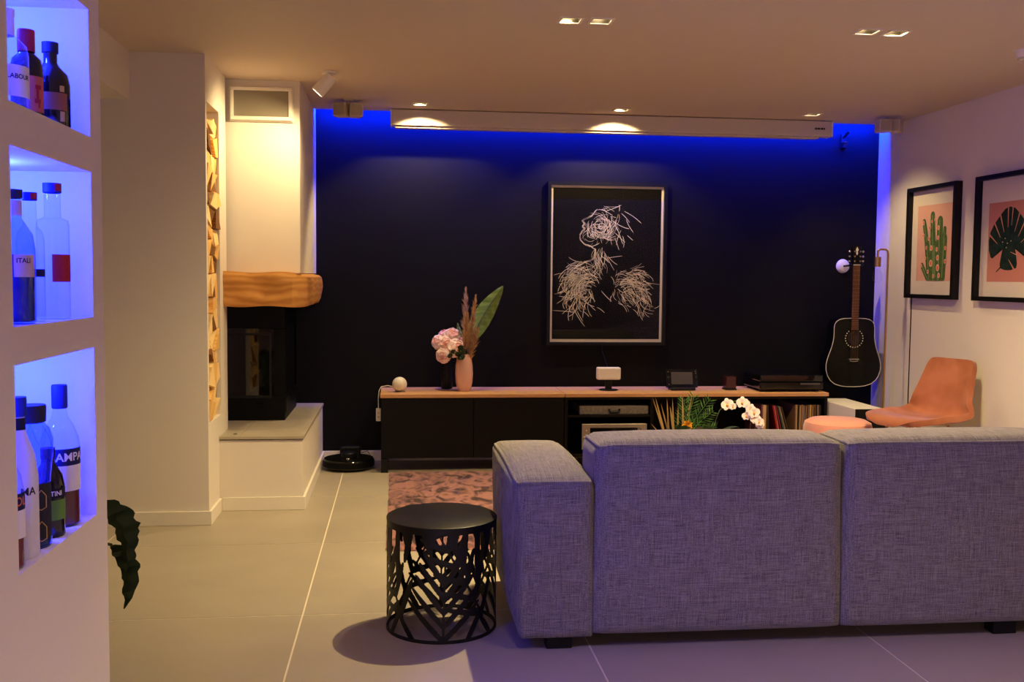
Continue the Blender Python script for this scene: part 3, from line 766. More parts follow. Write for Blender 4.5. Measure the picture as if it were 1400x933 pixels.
for c_, r_0, l_, a_ in PEO: peony(c_, r_0*1.28, l_, a_)
t = thing('leaf_sprig', 'dark green leaf sprig over the pink vase rim', 'foliage', (.405, 6.585, CT+.225))
for k in range(18):
    a = rnd.uniform(0, 2*PI); d = Vector((rnd.uniform(-.05, .05), rnd.uniform(-.03, .03), rnd.uniform(.015, .07))); ln, wd = rnd.uniform(.04, .06), .018
    dr = Vector((math.cos(a), -.5, math.sin(a)*.7)).normalized(); sd = dr.cross(Vector((0, 1, .3))).normalized()
    MB().grid(lambda u, v: tuple(d + dr*ln*u + sd*wd*(v-.5)*2*max(0, math.sin(PI*u))**.8 + Vector((0, -.006*(1-abs(v-.5)*2), 0))), 5, 2).build('leaf', M['leafd'], t, smooth=True)
# pampas plumes
def pampas(base, tip, w, label, mt, n=520, seed=1):
    rn = random.Random(seed); t = thing('pampas_grass', label, 'dried grass', base, group='pampas plumes in the pink vase')
    b, e = Vector((0, 0, 0)), Vector(tip)-Vector(base)
    MB().tube([tuple(b), tuple(e*.5 + Vector((.004, 0, 0))), tuple(e*.97)], [.0025, .002, .001], 6).build('stem', M['pampas'], t, smooth=True)
    m = MB(); ax = e.normalized(); L_ = e.length
    for k in range(n):
        q = .22 + .78*rn.random()**.9; p = e*q; a = rn.uniform(0, 2*PI)
        prof = 1.25*w*math.sin(PI*min(1, (q-.15)/.85*.80+.15))**.8
        sd = (ax.cross(Vector((math.cos(a), math.sin(a), .3))).normalized())
        d = (ax*rn.uniform(.6, 1.2) + sd*rn.uniform(.25, .7)).normalized()*rn.uniform(.6, 1.1)*prof*1.9
        s2 = d.cross(Vector((rn.random()-.5, rn.random()-.5, rn.random()-.5))).normalized()*.0016
        m.add([tuple(p-s2), tuple(p+s2), tuple(p+d*.6+s2*.7+Vector((0, 0, .002))), tuple(p+d), tuple(p+d*.6-s2*.7)], [(0, 1, 2, 4), (4, 2, 3)])
    m.build('plume', M[mt], t)
B_ = (VC[0], VC[1], CT+.12)
pampas(B_, (.447, 6.66, 1.198), .027, 'tall mauve pampas plume, highest in the vase', 'pampas2', 560, 1)
pampas((B_[0]+.01, B_[1], B_[2]), (.512, 6.63, 1.150), .024, 'tan pampas plume leaning to the banana leaf', 'pampas', 560, 2)
pampas((B_[0]-.008, B_[1]-.01, B_[2]), (.452, 6.58, 1.03), .03, 'short bushy tan pampas plume at the front', 'pampas', 620, 3)
pampas((B_[0]+.014, B_[1]-.012, B_[2]), (.520, 6.58, .93), .03, 'short tan pampas plume fanning to the right', 'pampas', 420, 4)
# banana leaf
def big_leaf(name, label, cat, base, stem_end, tip, wid, mt, bend=(0, 0, 0), fold=.35, cat_parent=None, group=None):
    t = thing(name, label, cat, base, group=group); b = Vector(base); s0 = Vector(stem_end)-b; e = Vector(tip)-b; bd = Vector(bend)
    ax = (e-s0); sd = ax.normalized().cross(Vector((0, 1, 0))).normalized(); nr = sd.cross(ax.normalized())
    def fn(u, v):
        s = (v-.5)*2; w = wid*(math.sin(PI*min(1, u**.8*.97+.02)))**.75
        p = s0 + ax*u + bd*math.sin(PI*u) + sd*w*s + nr*fold*w*abs(s) + nr*.004*math.sin(u*38+abs(s)*3)*abs(s)
        return tuple(p)
    MB().grid(fn, 26, 8).build('blade', M[mt], t, smooth=True)
    MB().tube([(0, 0, 0), tuple(s0)] + [tuple(s0+ax*u+bd*math.sin(PI*u)) for u in (.25, .5, .75, .95)], [.005, .005, .0045, .004, .003, .001], 6).build('midrib', M['stemg'], t, smooth=True)
    return t
big_leaf('banana_leaf', 'large upright green banana leaf in the pink vase', 'leaf', (VC[0]+.012, VC[1]+.012, CT+.10), (.482, 6.70, .84), (.705, 6.74, 1.212), .066, 'leafb', (-.012, .02, .0), .25)
big_leaf('banana_leaf', 'small narrow green leaf behind the pampas plumes', 'leaf', (VC[0]-.008, VC[1]+.016, CT+.10), (.425, 6.67, .80), (.395, 6.70, .965), .018, 'leafb')

t = thing('tabletop_speaker', 'small white rectangular speaker on a black stand', 'speaker', (1.422, 6.63, CT))
MB().lathe([(0, .006), (.062, .006), (.065, 0)], 32).build('foot_plate', M['black'], t, smooth=True)
MB().box(-.022, .022, -.008, .012, .004, .075).build('stand', M['black'], t, bevel=.004)
MB().box(-.081, .081, -.02, .035, .072, .156).build('body', M['white'], t, bevel=.009)
MB().box(.012, .04, -.0212, -.0195, .088, .090).build('status_line', M['ivory'], t)
o = MB().tube([(1.42, 6.655, .66), (1.421, 6.75, .71), (1.422, 6.855, .76), (1.422, 6.862, .81)], .002, 6).build('speaker_cable', M['black'], smooth=True)
tag(o, 'thin black cable hanging from the large picture to the white speaker', 'cable')
t = thing('game_console', 'black handheld console with grey screen in its dock', 'console', (1.93, 6.62, CT))
MB().box(-.085, .085, -.05, .04, .0, .022).build('dock', M['black'], t, bevel=.006)
q = Matrix.Rotation(math.radians(-14), 3, 'X')
def tilt(m): m.v = [tuple(q @ Vector(v) + Vector((0, -.01, .018))) for v in m.v]; return m
tilt(MB().box(-.112, .112, -.006, .012, .0, .128)).build('body', M['gloss'], t, bevel=.006)
tilt(MB().box(-.073, .076, -.0085, -.0062, .022, .106)).build('screen', mat('matt_screen', (58, 54, 52), .3), t)
for x_, z_ in ((-.095, .108), (-.092, .022), (.096, .112), (.098, .098)): tilt(MB().sphere((x_, -.009, z_), .0038, 10, 6)).build('button', M['metal'], t, smooth=True)
for x_ in (-.095, .095): tilt(MB().lathe([(0, .012), (.008, .012), (.008, .0)], 14, (x_, -.006, .07), axis='Y')).build('thumbstick', M['black'], t, smooth=True)
t = thing('candle_holder', 'small dark red square candle holder on the cabinet', 'candle', (2.272, 6.63, CT))
MB().box(-.040, .040, -.04, .04, 0, .012).build('base', M['black'], t, bevel=.003)
MB().box(-.037, .037, -.037, .037, .012, .096).build('cup', mat('dark_red_glass', (60, 24, 24), .15), t, bevel=.006)
t = thing('record_player', 'black record player with lowered dust cover at the cabinet end', 'record player', (2.655, 6.64, CT))
for x in (-.19, .19):
    for y in (-.12, .12): MB().lathe([(0, 0), (.02, 0), (.02, .018), (0, .018)], 16, (x, y, 0)).build('foot', M['black'], t)
MB().box(-.225, .225, -.17, .17, .016, .068).build('plinth', M['gloss'], t, bevel=.01)
MB().lathe([(0, .074), (.145, .074), (.148, .066)], 48, (-.04, 0, 0)).build('platter', M['black'], t, smooth=True)
MB().tube([(.17, .11, .084), (.165, -.02, .085), (.11, -.10, .082)], .005, 8).build('tonearm', M['metal'], t, smooth=True)
mm = MB().box(-.222, .222, -.165, .168, .070, .118); mm.build('dust_cover', mat('smoked_cover', (10, 12, 18), .06, spec=.6), t, bevel=.008)
MB().box(.06, .20, -.1715, -.1695, .05, .062).build('control_strip', mat('grey_strip', (70, 66, 70), .4), t)

# ================================================================= ROBOT VACUUM
t = thing('robot_vacuum', 'round black robot vacuum parked at the wall', 'robot vacuum', (-.325, 6.60, 0))
MB().lathe([(0, .012), (.155, .012), (.166, .02), (.168, .06), (.160, .072), (0, .078)], 48).build('body', M['gloss'], t, smooth=True)
MB().lathe([(.164, .022), (.171, .026), (.171, .06), (.164, .064)], 40, a0=PI*1.05, a1=PI*1.95).build('bumper', M['soot'], t, smooth=True)
MB().lathe([(0, .105), (.045, .105), (.052, .098), (.052, .076)], 32, (0, .03, 0)).build('sensor_turret', M['black'], t, smooth=True)
MB().lathe([(0, .0805), (.012, .0805), (.014, .076)], 20, (0, -.07, 0)).build('start_button', M['metal'], t, smooth=True)
for x in (-.1, .1): MB().lathe([(0, -.012), (.03, -.012), (.03, .012), (0, .012)], 20, (x, 0, .03), axis='X').build('wheel', M['black'], t)
t = thing('charging_dock', 'black charging dock behind the robot vacuum', 'charging dock', (-.325, 6.81, 0))
MB().box(-.07, .07, -.02, .035, .0, .115).build('housing', M['black'], t, bevel=.012)
MB().box(-.035, .035, -.024, -.018, .03, .04).build('contact', M['metal'], t)
o = MB().tube([(-.25, 6.845, .06), (-.21, 6.84, .075), (-.18, 6.82, .03), (-.16, 6.75, .004)], .0025, 6).build('dock_cable', M['black'], smooth=True); tag(o, 'thin black cable of the charging dock on the floor', 'cable')

# ================================================================= LARGE PICTURE
def strokes():
    """Pale ink strokes of the figure drawing, in print coordinates (px of a 526 x 738 sheet, y down)."""
    rn = random.Random(8); S_ = []
    def crv(pts, w=1.7): S_.append((pts, w))
    prof = [(248, 82), (205, 105), (185, 133), (160, 145), (138, 158), (150, 172), (140, 186), (152, 196), (140, 206), (128, 226), (132, 252), (150, 272), (178, 280), (204, 296), (206, 322), (196, 345), (150, 362), (95, 396), (58, 450), (52, 500)]
    def rs(P, n):
        out = []
        for i in range(n):
            q = i/(n-1)*(len(P)-1); a = int(min(q, len(P)-2)); f = q-a
            out.append((P[a][0]*(1-f)+P[a+1][0]*f, P[a][1]*(1-f)+P[a+1][1]*f))
        return out
    big = rs(prof, 90)
    for k in range(80):
        a = rn.randint(0, 82); n = rn.randint(5, 12); ox, oy = rn.uniform(-1, 5), rn.uniform(-2, 4)
        crv([(x+ox+rn.uniform(-1, 1), y+oy+rn.uniform(-1, 1)) for x, y in big[a:a+n]], rn.uniform(1.2, 2.4))
    def swirl(cx, cy, rx, ry, n, l0, l1, flow, keep=lambda x, y: True, dens=.8):
        for _ in range(n):
            a = rn.uniform(0, 2*PI); q = rn.random()**dens; x, y = cx+rx*q*math.cos(a), cy+ry*q*math.sin(a)
            if not keep(x, y): continue
            L_ = rn.uniform(l0, l1); pts = [(x, y)]; st = 6; bias = rn.gauss(0, .38); curl = rn.uniform(-.12, .12)
            for i in range(int(L_/st)):
                ang = flow(x, y) + bias + curl*i; x += st*math.cos(ang); y += st*math.sin(ang); pts.append((x, y))
            if len(pts) > 1: crv(pts, rn.choice((.8, 1.0, 1.3, 1.7, 2.3)))
    swirl(255, 170, 95, 92, 105, 26, 100, lambda x, y: math.atan2(y-185, x-225)+PI/2+.2, lambda x, y: x > 150 or y > 130)
    swirl(190, 230, 55, 48, 26, 20, 60, lambda x, y: math.atan2(y-230, x-190)+PI/2)
    swirl(225, 340, 32, 60, 55, 22, 70, lambda x, y: PI/2+.25*math.sin(y/20))
    swirl(140, 440, 92, 88, 230, 20, 75, lambda x, y: math.atan2(y-530, x-165)+PI/2+PI, lambda x, y: y > 352)
    swirl(125, 520, 70, 70, 70, 24, 85, lambda x, y: PI/2+.35+.3*math.sin(x/30))
    swirl(375, 455, 82, 66, 150, 20, 75, lambda x, y: math.atan2(y-560, x-385)+PI/2)
    swirl(345, 520, 60, 55, 45, 20, 60, lambda x, y: .9+.4*math.sin(y/25))
    swirl(440, 530, 36, 80, 40, 30, 75, lambda x, y: 1.1)
    for a in ((238, 500, 290, 552), (218, 582, 256, 608), (186, 574, 212, 598), (338, 230, 343, 288), (362, 228, 390, 252), (268, 330, 315, 372), (376, 492, 420, 542), (405, 500, 446, 545), (425, 600, 446, 646), (32, 528, 100, 541), (0, 598, 108, 606),
              (122, 600, 150, 650), (96, 570, 160, 676), (150, 600, 180, 628), (262, 340, 338, 328), (250, 310, 300, 400), (330, 120, 372, 165), (355, 150, 392, 215), (300, 215, 352, 262), (255, 110, 330, 80), (318, 78, 320, 110), (470, 520, 486, 566), (455, 470, 486, 560), (345, 110, 430, 168), (300, 240, 322, 300), (500, 585, 526, 570), (285, 430, 300, 470), (60, 590, 52, 560), (395, 590, 425, 625)):
        n = 6; bx, by = rn.uniform(-6, 6), rn.uniform(-6, 6)
        crv([(a[0]+(a[2]-a[0])*i/n+bx*math.sin(PI*i/n), a[1]+(a[3]-a[1])*i/n+by*math.sin(PI*i/n)) for i in range(n+1)], 2.0)
    return S_
def big_picture():
    X0, X1, Z0, Z1, D = 1.022, 1.864, .803, 1.934, .045
    t = thing('framed_print', 'large black framed white line drawing of a head and shoulders', 'picture', (X0, YB, Z0))
    W, H = X1-X0, Z1-Z0; f = .022
    m = MB().box(0, W, -D, 0, 0, f).box(0, W, -D, 0, H-f, H).box(0, f, -D, 0, f, H-f).box(W-f, W, -D, 0, f, H-f)
    m.build('frame', M['black'], t)
    MB().box(f, W-f, -.02, -.001, f, H-f).build('paper_border', M['paper'], t)
    b = f+.017; MB().box(b, W-b, -.0212, -.0199, b+.004, H-b).build('black_sheet', M['blackprint'], t)
    pw, ph = W-2*b, H-2*b-.004; m = MB()
    for pts, w in strokes():
        P = [Vector((b + x/526*pw, -.0216, b+.004 + (1-y/738)*ph)) for x, y in pts]; hw = w*.5*pw/526
        vs = []; ok = True
        for i, p in enumerate(P):
            d = (P[min(i+1, len(P)-1)]-P[max(i-1, 0)]); d = d.normalized() if d.length > 1e-9 else Vector((1, 0, 0))
            n = Vector((-d.z, 0, d.x))*hw*(1 if 0 < i < len(P)-1 else .4)
            vs += [tuple(p+n), tuple(p-n)]
            if not (b < p.x < W-b and b < p.z < H-b): ok = False
        if ok: m.add(vs, [(2*i, 2*i+1, 2*i+3, 2*i+2) for i in range(len(P)-1)])
    m.build('line_drawing', M['stroke'], t)
    MB().add([(f, -.030, f), (W-f, -.030, f), (W-f, -.030, H-f), (f, -.030, H-f)], [(0, 1, 2, 3)]).build('glass_pane', M['pane'], t)
big_picture()

# ================================================================= RIGHT WALL PICTURES (local a runs towards the camera, along -Y)
def side_frame(y_far, y_near, label, printer):
    Z0, Z1, D = 1.160, 1.886, .045; W = y_far-y_near; H = Z1-Z0; f = .026
    t = thing('framed_print', label, 'picture', (XR, y_far, Z0))
    def bx(m, a0, a1, z0, z1, d0, d1): return m.box(-d1, -d0, -a1, -a0, z0, z1)
    m = MB(); bx(m, 0, W, 0, f, 0, D); bx(m, 0, W, H-f, H, 0, D); bx(m, 0, f, f, H-f, 0, D); bx(m, W-f, W, f, H-f, 0, D)
    m.build('frame', M['black'], t)
    bx(MB(), f, W-f, f, H-f, .002, .012).build('mount', M['mount'], t)
    printer(t, bx, W, H)
    MB().add([(-.030, -f, f), (-.030, -W+f, f), (-.030, -W+f, H-f), (-.030, -f, H-f)], [(0, 1, 2, 3)]).build('glass_pane', M['pane'], t)
def flat(poly, d, name, mt, t):
    MB().prism(poly, lambda a, z, q: (-q, -a, z), d, d+.0006).build(name, M[mt], t)
def disc(a, z, r, n=10, sx=1.0): return [(a+r*sx*math.cos(2*PI*k/n), z+r*math.sin(2*PI*k/n)) for k in range(n)]
def capsule(p, q, r0, r1):
    (a0, z0), (a1, z1) = p, q; an = math.atan2(z1-z0, a1-a0); n = 7
    return [(a0+r0*math.cos(an+PI/2+PI*k/n), z0+r0*math.sin(an+PI/2+PI*k/n)) for k in range(n+1)] + [(a1+r1*math.cos(an-PI/2+PI*k/n), z1+r1*math.sin(an-PI/2+PI*k/n)) for k in range(n+1)]
def cactus_print(t, bx, W, H):
    pa0, pa1, pz0, pz1 = .095, W-.075, .115, .603
    flat([(pa0, pz0), (pa1, pz0), (pa1, pz1), (pa0, pz1)], .0122, 'pink_ground', 'pinkprint', t)
    def U(u, v): return (pa0+(pa1-pa0)*u, pz1-(pz1-pz0)*v)      # u right, v down
    kw = (pa1-pa0)
    stems = [((.52, 1.0), (.44, .14), .075, .045), ((.66, .98), (.66, .22), .085, .055), ((.40, .98), (.30, .50), .055, .05), ((.32, .55), (.20, .22), .05, .038), ((.76, .95), (.80, .45), .06, .05), ((.78, .50), (.80, .33), .03, .03), ((.36, 1.0), (.18, .80), .04, .035), ((.56, .95), (.52, .55), .08, .07)]
    stems = [(a, b, r0*1.35, r1*1.35) for a, b, r0, r1 in stems]
    for k, (p, q, r0, r1) in enumerate(stems):
        P = [(min(max(a, pa0), pa1), max(z, pz0+.001)) for a, z in capsule(U(*p), U(*q), r0*kw, r1*kw)]
        flat(P, .0129+k*.0003, 'cactus_stem', 'cactus', t)
        a0, b0 = U(*p), U(*q)
        flat(capsule((a0[0], max(a0[1], pz0+.008)), b0, r0*kw*.16, r1*kw*.16), .0156, 'cactus_ridge', 'cactus2', t)
    for k, (u, v, r) in enumerate(((.19, .23, .05), (.20, .40, .05), (.38, .30, .05), (.36, .44, .05), (.44, .57, .06), (.63, .31, .05), (.63, .44, .05), (.60, .59, .05), (.63, .70, .06), (.44, .77, .075), (.64, .83, .075), (.84, .58, .045), (.84, .75, .05), (.30, .56, .04), (.28, .70, .035), (.36, .88, .045), (.16, .80, .04), (.68, .93, .055), (.52, .94, .045), (.44, .22, .035), (.52, .20, .03))):
        c = U(u, v); flat(disc(*c, r*kw*.72, 9, .9), .0162, 'cactus_flower', 'flowerc', t); flat(disc(*c, r*kw*.50, 9, .9), .0169, 'flower_heart', 'flowerp', t)
def monstera_print(t, bx, W, H):
    pa0, pz0, pz1 = .10, .112, .565; pa1 = W-.085; kw, kh = pa1-pa0, pz1-pz0
    flat([(pa0, pz0), (pa1, pz0), (pa1, pz1), (pa0, pz1)], .0122, 'salmon_ground', 'pinkprint2', t)
    def pt(x, y): return (pa0+kw*(x-100)/296, pz1-kh*(y-190)/567)
    left = [(248, 228), (215, 240), (180, 285), (140, 345), (115, 400), (106, 460), (108, 530), (122, 580), (135, 590), (155, 565), (180, 535), (206, 520), (197, 570), (189, 630), (193, 660), (226, 674)]
    half = [pt(x, y) for x, y in left]; other = [pt(496-x, y) for x, y in left[1:]]
    hub = pt(248, 490)
    P = half + [pt(248, 676)] + other[::-1]
    for k in range(len(P)):         # fan of thin wedges from the hub keeps the concave outline exact
        a, b = P[k], P[(k+1) % len(P)]
        MB().add([(-.0129, -hub[0], hub[1]), (-.0129, -a[0], a[1]), (-.0129, -b[0], b[1])], [(0, 1, 2)]).build('leaf_blade', M['monst'], t)
    for x0, y0, x1, y1 in ((182, 275, 212, 405), (145, 338, 187, 440), (113, 420, 168, 485), (236, 222, 238, 372), (314, 275, 284, 405), (351, 338, 309, 440), (383, 420, 328, 485), (268, 224, 262, 360), (286, 665, 250, 600), (345, 590, 262, 548)):
        p, q = pt(x0, y0), pt(x1, y1); flat(capsule(p, q, .0052, .0012), .0133, 'leaf_slit', 'pinkprint2', t)
    flat(capsule(pt(195, 655), pt(168, 685), .004, .003), .0133, 'leaf_stalk', 'monst', t)
    for x, y in ((238, 485), (205, 475), (232, 515), (222, 450), (262, 470)): flat(disc(*pt(x, y), .0035, 8), .0137, 'leaf_spot', 'flowerc', t)
side_frame(6.363, 5.775, 'black framed cactus print with pink flowers on the right wall', cactus_print)
side_frame(5.568, 4.98, 'black framed monstera leaf print at the right edge', monstera_print)
o = MB().box(XR-.004, XR, 6.333, 6.340, .072, 1.159).build('wall_cable', M['soot']); tag(o, 'thin dark cable running down the right wall below the cactus print', 'cable')

# ================================================================= GUITAR
def guitar():
    t = thing('acoustic_guitar', 'black acoustic guitar with pale edge binding hung on the wall', 'guitar', (3.178, 6.66, .522))
    HW = [(0, .0), (.001, .045), (.006, .09), (.02, .135), (.045, .168), (.08, .190), (.12, .202), (.16, .203), (.20, .194), (.24, .180), (.28, .166), (.32, .156), (.355, .151), (.39, .150), (.42, .151), (.445, .147), (.465, .135), (.480, .112), (.487, .08), (.489, .04), (.489, .0)]
    half = [(h, z) for z, h in HW]
    def outline(k):
        cz = .24; return [(h*k, cz+(z-cz)*k) for h, z in half] + [(-h*k, cz+(z-cz)*k) for h, z in half[::-1][1:-1]]
    MB().prism(outline(1.0), lambda a, b, d: (a, d, b), .001, .105).build('body', M['guitar'], t, bevel=.004)
    MB().prism(outline(.975), lambda a, b, d: (a, d, b), -.0015, .002).build('soundboard', M['guitar'], t)
    MB().tube([(a, -.001, b) for a, b in outline(.987)] + [(outline(.987)[0][0], -.001, outline(.987)[0][1])], .0022, 6).build('binding', M['ivory'], t, smooth=True)
    hz = .345
    MB().lathe([(0, .0022), (.050, .0022), (.050, .0015)], 32, (0, 0, hz), axis='Y').build('sound_hole', mat('hole_dark', (30, 16, 10), .8), t)
    for k in range(22):
        a = 2*PI*k/22
        if abs(math.sin(a) - 1) < .10: continue
        MB().prism(disc(.064*math.cos(a), hz+.064*math.sin(a), .0042, 8), lambda a_, b, d: (a_, d, b), -.0024, -.0014).build('rosette_dot', M['ivory'], t)
    MB().box(-.024, .024, -.010, -.001, .405, .856).build('fretboard', M['fret'], t, bevel=.002)
    MB().box(-.021, .021, .0, .018, .488, .856).build('neck', M['black'], t, bevel=.006)
    for k in range(18):
        z = .856 - .64*(1-2**(-(k+1)/12)); MB().box(-.024, .024, -.0115, -.0095, z-.001, z+.001).build('fret', M['brass'], t)
    MB().box(-.024, .024, -.013, -.004, .856, .862).build('nut', M['ivory'], t)
    MB().prism([(-.024, .862), (.024, .862), (.034, .985), (.012, .992), (0, 1.0), (-.012, .992), (-.034, .985)], lambda a, b, d: (a, d, b), -.004, .012).build('headstock', M['guitar'], t)
    MB().prism([(0, .925), (.008, .94), (.004, .95), (.012, .965), (0, .985), (-.010, .965), (-.004, .95), (-.008, .94)], lambda a, b, d: (a, d, b), -.0055, -.004).build('headstock_inlay', M['ivory'], t)
    for z in (.885, .918, .952):
        for s in (-1, 1):
            p = MB().lathe([(0, .012), (.0065, .012), (.0065, 0)], 10, (s*.02, -.004, z), axis='Y').build('tuning_post', M['metal'], t, smooth=True)
            MB().sphere((s*.048, .005, z), .008, 10, 7, (1.2, .6, 1)).build('tuning_knob', M['metal'], p, smooth=True)
    MB().prism([(-.075, .19), (-.03, .205), (.03, .205), (.075, .19), (.03, .172), (-.03, .172)], lambda a, b, d: (a, d, b), -.007, -.0015).build('bridge', M['black'], t)
    MB().box(-.036, .036, -.0105, -.007, .197, .200).build('saddle', M['ivory'], t)
    for k in range(6):
        x = -.027+.0108*k
        MB().sphere((x, -.009, .182 + .002*abs(k-2.5)), .0028, 8, 6).build('bridge_pin', M['ivory'], t, smooth=True)
        MB().tube([(x*.95, -.0108, .199), (x*.62, -.0145, .86)], .00055, 4).build('string', M['brass'], t)
guitar()
t = thing('guitar_hanger', 'round white wall hanger holding the guitar headstock', 'hanger', (3.175, YB, 1.375))
MB().lathe([(0, .022), (.030, .022), (.046, .012), (.05, 0)], 32, axis='Y').build('wall_plate', M['white'], t, smooth=True)
MB().tube([(0, -.02, 0), (.0, -.17, .004)], .007, 8).build('arm', M['black'], t, smooth=True)
MB().tube([(-.045, -.225, .014), (-.043, -.20, .002), (-.030, -.175, .0), (0, -.17, .004), (.030, -.175, .0), (.043, -.20, .002), (.045, -.225, .014)], .007, 8).build('yoke', M['black'], t, smooth=True)

# ================================================================= FLOOR LAMP
t = thing('floor_lamp', 'slim brass floor lamp with hooked top and bare clear bulb', 'lamp', (3.275, 6.40, 0))
MB().lathe([(0, .018), (.105, .018), (.11, .014), (.11, 0), (0, 0)], 40).build('base', M['brass'], t, smooth=True)
MB().tube([(0, 0, .015), (0, 0, 1.455), (-.004, 0, 1.472), (-.016, 0, 1.482), (-.054, 0, 1.484), (-.066, 0, 1.478), (-.072, 0, 1.465), (-.072, 0, 1.43)], .0068, 12).build('pole', M['brass'], t, smooth=True)
MB().lathe([(0, 1.432), (.021, 1.432), (.021, 1.366), (.018, 1.366), (0, 1.37)], 24, (-.072, 0, 0)).build('socket', M['brass'], t, smooth=True)
MB().lathe([(.013, 1.366), (.015, 1.355), (.028, 1.318), (.031, 1.295), (.027, 1.272), (.015, 1.261), (0, 1.258)], 24, (-.072, 0, 0)).build('bulb', M['glass'], t, smooth=True)
MB().tube([(-.072+.006*math.cos(k*1.6), .006*math.sin(k*1.6), 1.35-.004*k) for k in range(18)], .0007, 4).build('filament', M['brass'], t)
MB().tube([(.10, .03, .006), (.125, .12, .004), (.12, .3, .004), (.11, .44, .02)], .003, 6).build('flex', M['black'], t, smooth=True)

# slim white box beside the cabinet
t = thing('subwoofer', 'slim white box with black front beside the cabinet end', 'subwoofer', (2.905, 6.03, 0))
MB().box(0, .20, .012, .58, .012, .45).build('case', M['white'], t, bevel=.003)
MB().box(.0, .20, .0, .012, .012, .45).build('front_grille', M['black'], t, bevel=.002)
for x in (.02, .15):
    for y in (.05, .5): MB().box(x, x+.03, y, y+.03, 0, .012).build('foot', M['black'], t)

# ================================================================= VELVET CHAIR AND POUF
def chair():
    t = thing('velvet_chair', 'rust orange velvet bucket chair with brass legs by the right wall', 'chair', (3.03, 5.47, 0), math.radians(200))
    prof = [(.266, .446, .05), (.266, .458, .12), (.254, .470, .165), (.218, .480, .20), (.15, .480, .222), (.06, .473, .23), (-.03, .467, .23), (-.10, .470, .228), (-.150, .484, .225), (-.178, .512, .218), (-.197, .56, .205), (-.216, .63, .190), (-.233, .70, .176), (-.248, .76, .165), (-.257, .79, .155), (-.261, .808, .138), (-.262, .815, .10)]
    n = len(prof); NV = 18
    def cr(a, b, c, d, f): return .5*((2*b)+(-a+c)*f+(2*a-5*b+4*c-d)*f*f+(-a+3*b-3*c+d)*f**3)
    def at(u):
        q = u*(n-1); i = int(min(q, n-2)); f = q-i; g_ = [prof[max(0, min(n-1, i+k))] for k in (-1, 0, 1, 2)]
        return [cr(g_[0][j], g_[1][j], g_[2][j], g_[3][j], f) for j in range(3)]
    def fn(u, v):
        x, z, w = at(u); s = (v-.5)*2; up = max(0, min(1, (z-.482)/.10))
        seat = (1-up)*max(0, min(1, (.2-x)/.2))
        return (x + .05*up*s*s*abs(s)*max(0, 1-max(0, (z-.55)/.25)), w*s, z + .028*seat*s*s*s*s + (.006*math.sin(x*40+s*5)*seat*.3) - .012*(1-s*s)*seat)
    o = MB().grid(fn, 64, NV).build('shell', M['velvet'], t, smooth=True)
    md = o.modifiers.new('solid', 'SOLIDIFY'); md.thickness = .034; md.offset = -1 if False else 0
    md = o.modifiers.new('bev', 'BEVEL'); md.width = .012; md.segments = 3; md.limit_method = 'ANGLE'; md.angle_limit = math.radians(50)
    for sx, sy in ((1, 1), (1, -1), (-1, 1), (-1, -1)):
        tx, ty = (.13 if sx > 0 else -.11), sy*.10
        MB().tube([(tx*.5, ty*.3, .446), (tx*.95, ty*.9, .444), (tx*1.1, ty*1.1, .42), (tx*1.75, sy*.21, .0)], .009, 10).build('leg', M['brass'], t, smooth=True)
    MB().box(-.08, .09, -.05, .05, .440, .456).build('seat_plate', M['black'], t)
chair()
t = thing('pouf', 'round blush pink velvet pouf behind the sofa', 'pouf', (2.675, 5.79, .0))
MB().lathe([(0, 0), (.185, .0), (.195, .02), (.203, .2), (.203, .375), (.195, .405), (.165, .422), (.10, .430), (0, .432)], 48).build('cushion', M['blush'], t, smooth=True)
MB().lathe([(.202, .283), (.207, .288), (.202, .293)], 48).build('piping', M['blush'], t, smooth=True)
MB().lathe([(.19, .0), (.203, .0), (.203, .02), (.19, .02), (.19, 0)], 48).build('base_ring', M['brass'], t, smooth=True)

